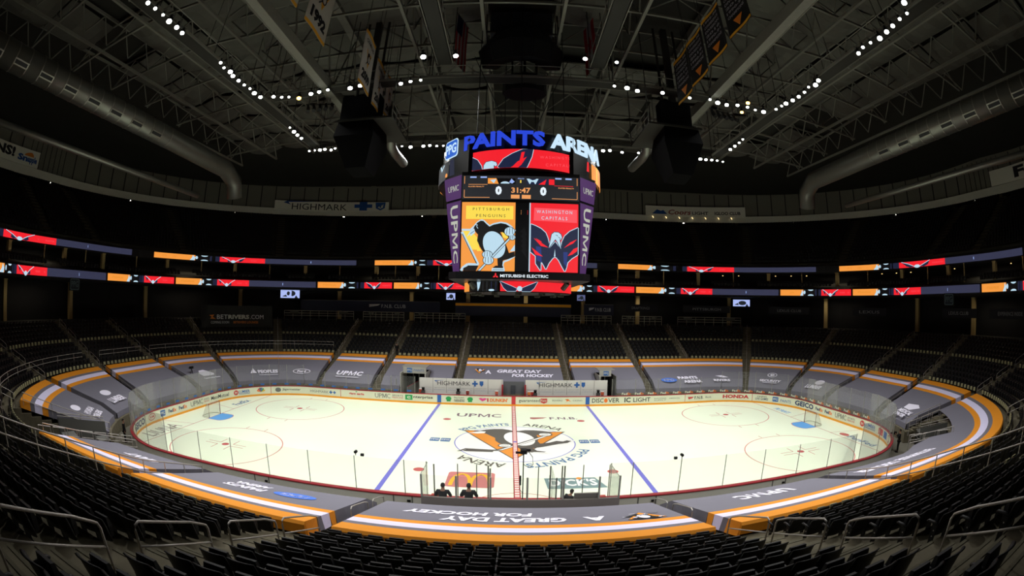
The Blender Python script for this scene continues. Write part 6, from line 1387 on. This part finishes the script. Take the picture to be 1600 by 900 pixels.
# ================================================================== people
SKIN = mat('skin', '8a6450', .6); SUIT = mat('black suit cloth', '0e0e10', .8); SHOE = mat('black shoe', '0a0a0a', .4); HAIR = mat('dark hair', '16120e', .8)
def skin_mesh(name, pts, edges, m, parent, sub=2):
    me = bpy.data.meshes.new(name); me.from_pydata([p[0] for p in pts], edges, []); o = bpy.data.objects.new(name, me); COL.objects.link(o); me.materials.append(m)
    md = o.modifiers.new('skin', 'SKIN'); sk = me.skin_vertices[0].data
    for i, p in enumerate(pts): sk[i].radius = (p[1], p[2] if len(p) > 2 else p[1]); sk[i].use_root = (i == 0)
    md.use_smooth_shade = True; s2 = o.modifiers.new('sub', 'SUBSURF'); s2.levels = sub; s2.render_levels = sub
    o.parent = parent; return o
def person(loc, rot, label, lean=0.0, arms='down', top=SUIT, scale=1.0, name='person'):
    """standing figure about 1.78 m tall, facing local +Y; arms: per side shoulder->elbow->wrist offsets"""
    e = empty(name, loc, label, 'person'); e.rotation_euler = (0, 0, rot); e.scale = (scale,)*3
    L = lambda x, y, z: (x, y+lean*max(0, z-.95), z-(abs(lean)*.25*max(0, z-.95)))
    if arms == 'down': A = [(.24, .0, 1.15), (.25, .08, .90)]
    elif arms == 'forward': A = [(.33, .10, 1.18), (.22, .36, 1.12)]
    else: A = [(.24, .16, 1.20), (.10, .34, 1.38)]
    pts = [(L(0, 0, .96), .13, .10), (L(0, 0, 1.12), .125, .09), (L(0, 0, 1.30), .15, .10), (L(0, 0, 1.43), .12, .09), (L(0, .01, 1.53), .055, .055), (L(0, .03, 1.60), .075, .085), (L(0, .025, 1.68), .08, .095), (L(0, .02, 1.75), .055, .065)]
    ed = [(i, i+1) for i in range(7)]
    for s_ in (-1, 1):
        n = len(pts); sh = L(s_*.18, 0, 1.43); el_ = L(s_*A[0][0], A[0][1], A[0][2]); wr_ = L(s_*A[1][0], A[1][1], A[1][2])
        pts += [(sh, .058), (el_, .044), (wr_, .028)]; ed += [(3, n), (n, n+1), (n+1, n+2)]
        d = (Vector(wr_)-Vector(el_)).normalized(); pm_ = Vector(wr_)+d*.07; pts.append((tuple(pm_), .036, .018)); ed.append((n+2, n+3)); side = d.cross(Vector((0, 0, 1)) if abs(d.z) < .9 else Vector((0, 1, 0))).normalized()
        for q, ln in ((-.026, .062), (-.009, .075), (.009, .07), (.026, .055)):
            k = len(pts); pts += [(tuple(pm_+side*q+d*.03), .009), (tuple(pm_+side*q*1.1+d*(.03+ln*.5)), .0085), (tuple(pm_+side*q*1.1+d*(.03+ln)-Vector((0, 0, .012))), .007)]; ed += [(n+3, k), (k, k+1), (k+1, k+2)]
        k = len(pts); pts += [(tuple(pm_-d*.02-side*s_*.035), .011), (tuple(pm_+d*.02-side*s_*.05), .009)]; ed += [(n+3, k), (k, k+1)]
        n = len(pts); pts += [((s_*.095, 0, .90), .09), ((s_*.10, .02, .50), .058), ((s_*.105, -.01, .09), .038), ((s_*.115, .13, .04), .035, .025)]; ed += [(0, n), (n, n+1), (n+1, n+2), (n+2, n+3)]
    skin_mesh('body', pts, ed, SKIN, e)
    jk = [(L(0, 0, .86), .19, .13), (L(0, 0, 1.10), .18, .12), (L(0, 0, 1.30), .205, .135), (L(0, 0, 1.45), .15, .11)]; je = [(0, 1), (1, 2), (2, 3)]
    for s_ in (-1, 1):
        n = len(jk); sh = L(s_*.205, 0, 1.43); el_ = L(s_*A[0][0], A[0][1], A[0][2]); wr_ = L(s_*A[1][0], A[1][1], A[1][2]); jk += [(sh, .088), (el_, .068), (wr_, .045)]; je += [(3, n), (n, n+1), (n+1, n+2)]
    skin_mesh('jacket', jk, je, top, e)
    tr_ = [((0, 0, .95), .15, .12)]; te = []
    for s_ in (-1, 1): n = len(tr_); tr_ += [((s_*.095, 0, .86), .105), ((s_*.10, .02, .50), .075), ((s_*.105, -.01, .10), .06)]; te += [(0, n), (n, n+1), (n+1, n+2)]
    skin_mesh('trousers', tr_, te, mat('dark trousers', '121214', .8), e)
    for s_ in (-1, 1): b = MB(); b.tube([(s_*.108, -.07, .045), (s_*.11, .06, .05), (s_*.118, .19, .035)], [.05, .055, .035], SHOE, 10); b.build('shoe', e, smooth=True)
    hp = L(0, .0, 1.70); b = MB(); n = 12; rows = []
    for j in range(6):
        ph = PI/2*(j/5); rows.append([(hp[0]+.092*math.cos(ph)*math.cos(2*PI*k/n), hp[1]-.012+.108*math.cos(ph)*math.sin(2*PI*k/n)+(.0), hp[2]+.005+.098*math.sin(ph)-(.06 if (j == 0 and 6 < k < 12) else 0)) for k in range(n)])
    b.add([v for r in rows for v in r], [(j*n+k, j*n+(k+1) % n, (j+1)*n+(k+1) % n, (j+1)*n+k) for j in range(5) for k in range(n)], HAIR); b.build('hair', e, smooth=True)
    # face
    b = MB(); fy = L(0, .125, 1.66)
    for s_ in (-1, 1): b.tube([(fy[0]+s_*.032, fy[1]-.02, fy[2]+.015), (fy[0]+s_*.032, fy[1]-.008, fy[2]+.015)], .011, mat('eye', 'd8d4cc', .3), 8); b.tube([(fy[0]+s_*.032, fy[1]-.008, fy[2]+.015), (fy[0]+s_*.032, fy[1]-.005, fy[2]+.015)], .005, BLACK, 6)
    b.tube([(fy[0], fy[1]-.012, fy[2]+.01), (fy[0], fy[1]+.012, fy[2]-.025), (fy[0], fy[1]-.008, fy[2]-.03)], [.008, .015, .01], SKIN, 6); b.tube([(fy[0]-.024, fy[1]-.014, fy[2]-.055), (fy[0], fy[1]-.004, fy[2]-.053), (fy[0]+.024, fy[1]-.014, fy[2]-.055)], .006, mat('lips', '7a4a42', .6), 6)
    for s_ in (-1, 1): b.tube([(s_*.085, fy[1]-.115, fy[2]-.02), (s_*.096, fy[1]-.12, fy[2]+.0), (s_*.088, fy[1]-.12, fy[2]+.025)], [.008, .014, .008], SKIN, 6)
    b.build('face', e, smooth=True)
    return e
PB = MB(); PB.box(-4.25, 4.3, -15.05, -13.25, 0, .27, mat('rubber floor', '2a2a28', .9)); tag(PB.build('floor_penalty_box'), 'raised rubber floor of the penalty boxes', kind='structure')
person((-3.48, -14.25, .27), 0, 'person in a black suit standing in the left penalty box, seen from behind', .22, 'forward', scale=1.12)
person((-2.29, -14.2, .27), 0, 'broad person in a black suit right of the first, facing the ice', .12, 'forward', scale=1.14)
person((2.12, -14.2, .27), -.9, 'person in dark clothes leaning beside the right glass posts', .5, 'forward')
person((28.35, -11.2, 0), .9, 'camera operator in black standing outside the right corner glass', .05, 'raise')
e = empty('video_camera', (28.05, -10.75, 1.45), 'shoulder video camera held by the operator at the right corner', 'camera'); b = MB(); b.box(-.09, .09, -.2, .2, -.1, .1, BLACK); b.tube([(0, .2, 0), (0, .36, 0)], .06, BLACK, 10); b.build('camera_body', e); e.rotation_euler = (0, 0, .9)
person((-28.3, -11.3, 0), -.9, 'person in dark clothes standing outside the left corner glass', .05, 'down')
person((*path(-15.0, 10.6), bowl_z(10.6)), PI, 'distant person in black walking on the far left aisle steps', .1, 'down', scale=.95)
c = path(-48.1, 4.6); e = empty('tripod_camera', (c[0], c[1], bowl_z(4.6)+.1), 'small camera on a tripod among the left far seat covers', 'camera'); b = MB()
for a in (0, 2.1, 4.2): b.tube([(0, 0, 1.2), (.45*math.cos(a), .45*math.sin(a), -.1)], .025, BLACK, 5); 
b.build('tripod', e); b = MB(); b.box(-.12, .12, -.3, .25, 1.2, 1.45, BLACK); b.tube([(0, -.3, 1.32), (0, -.5, 1.32)], .07, BLACK, 8); b.build('camera_body', e)
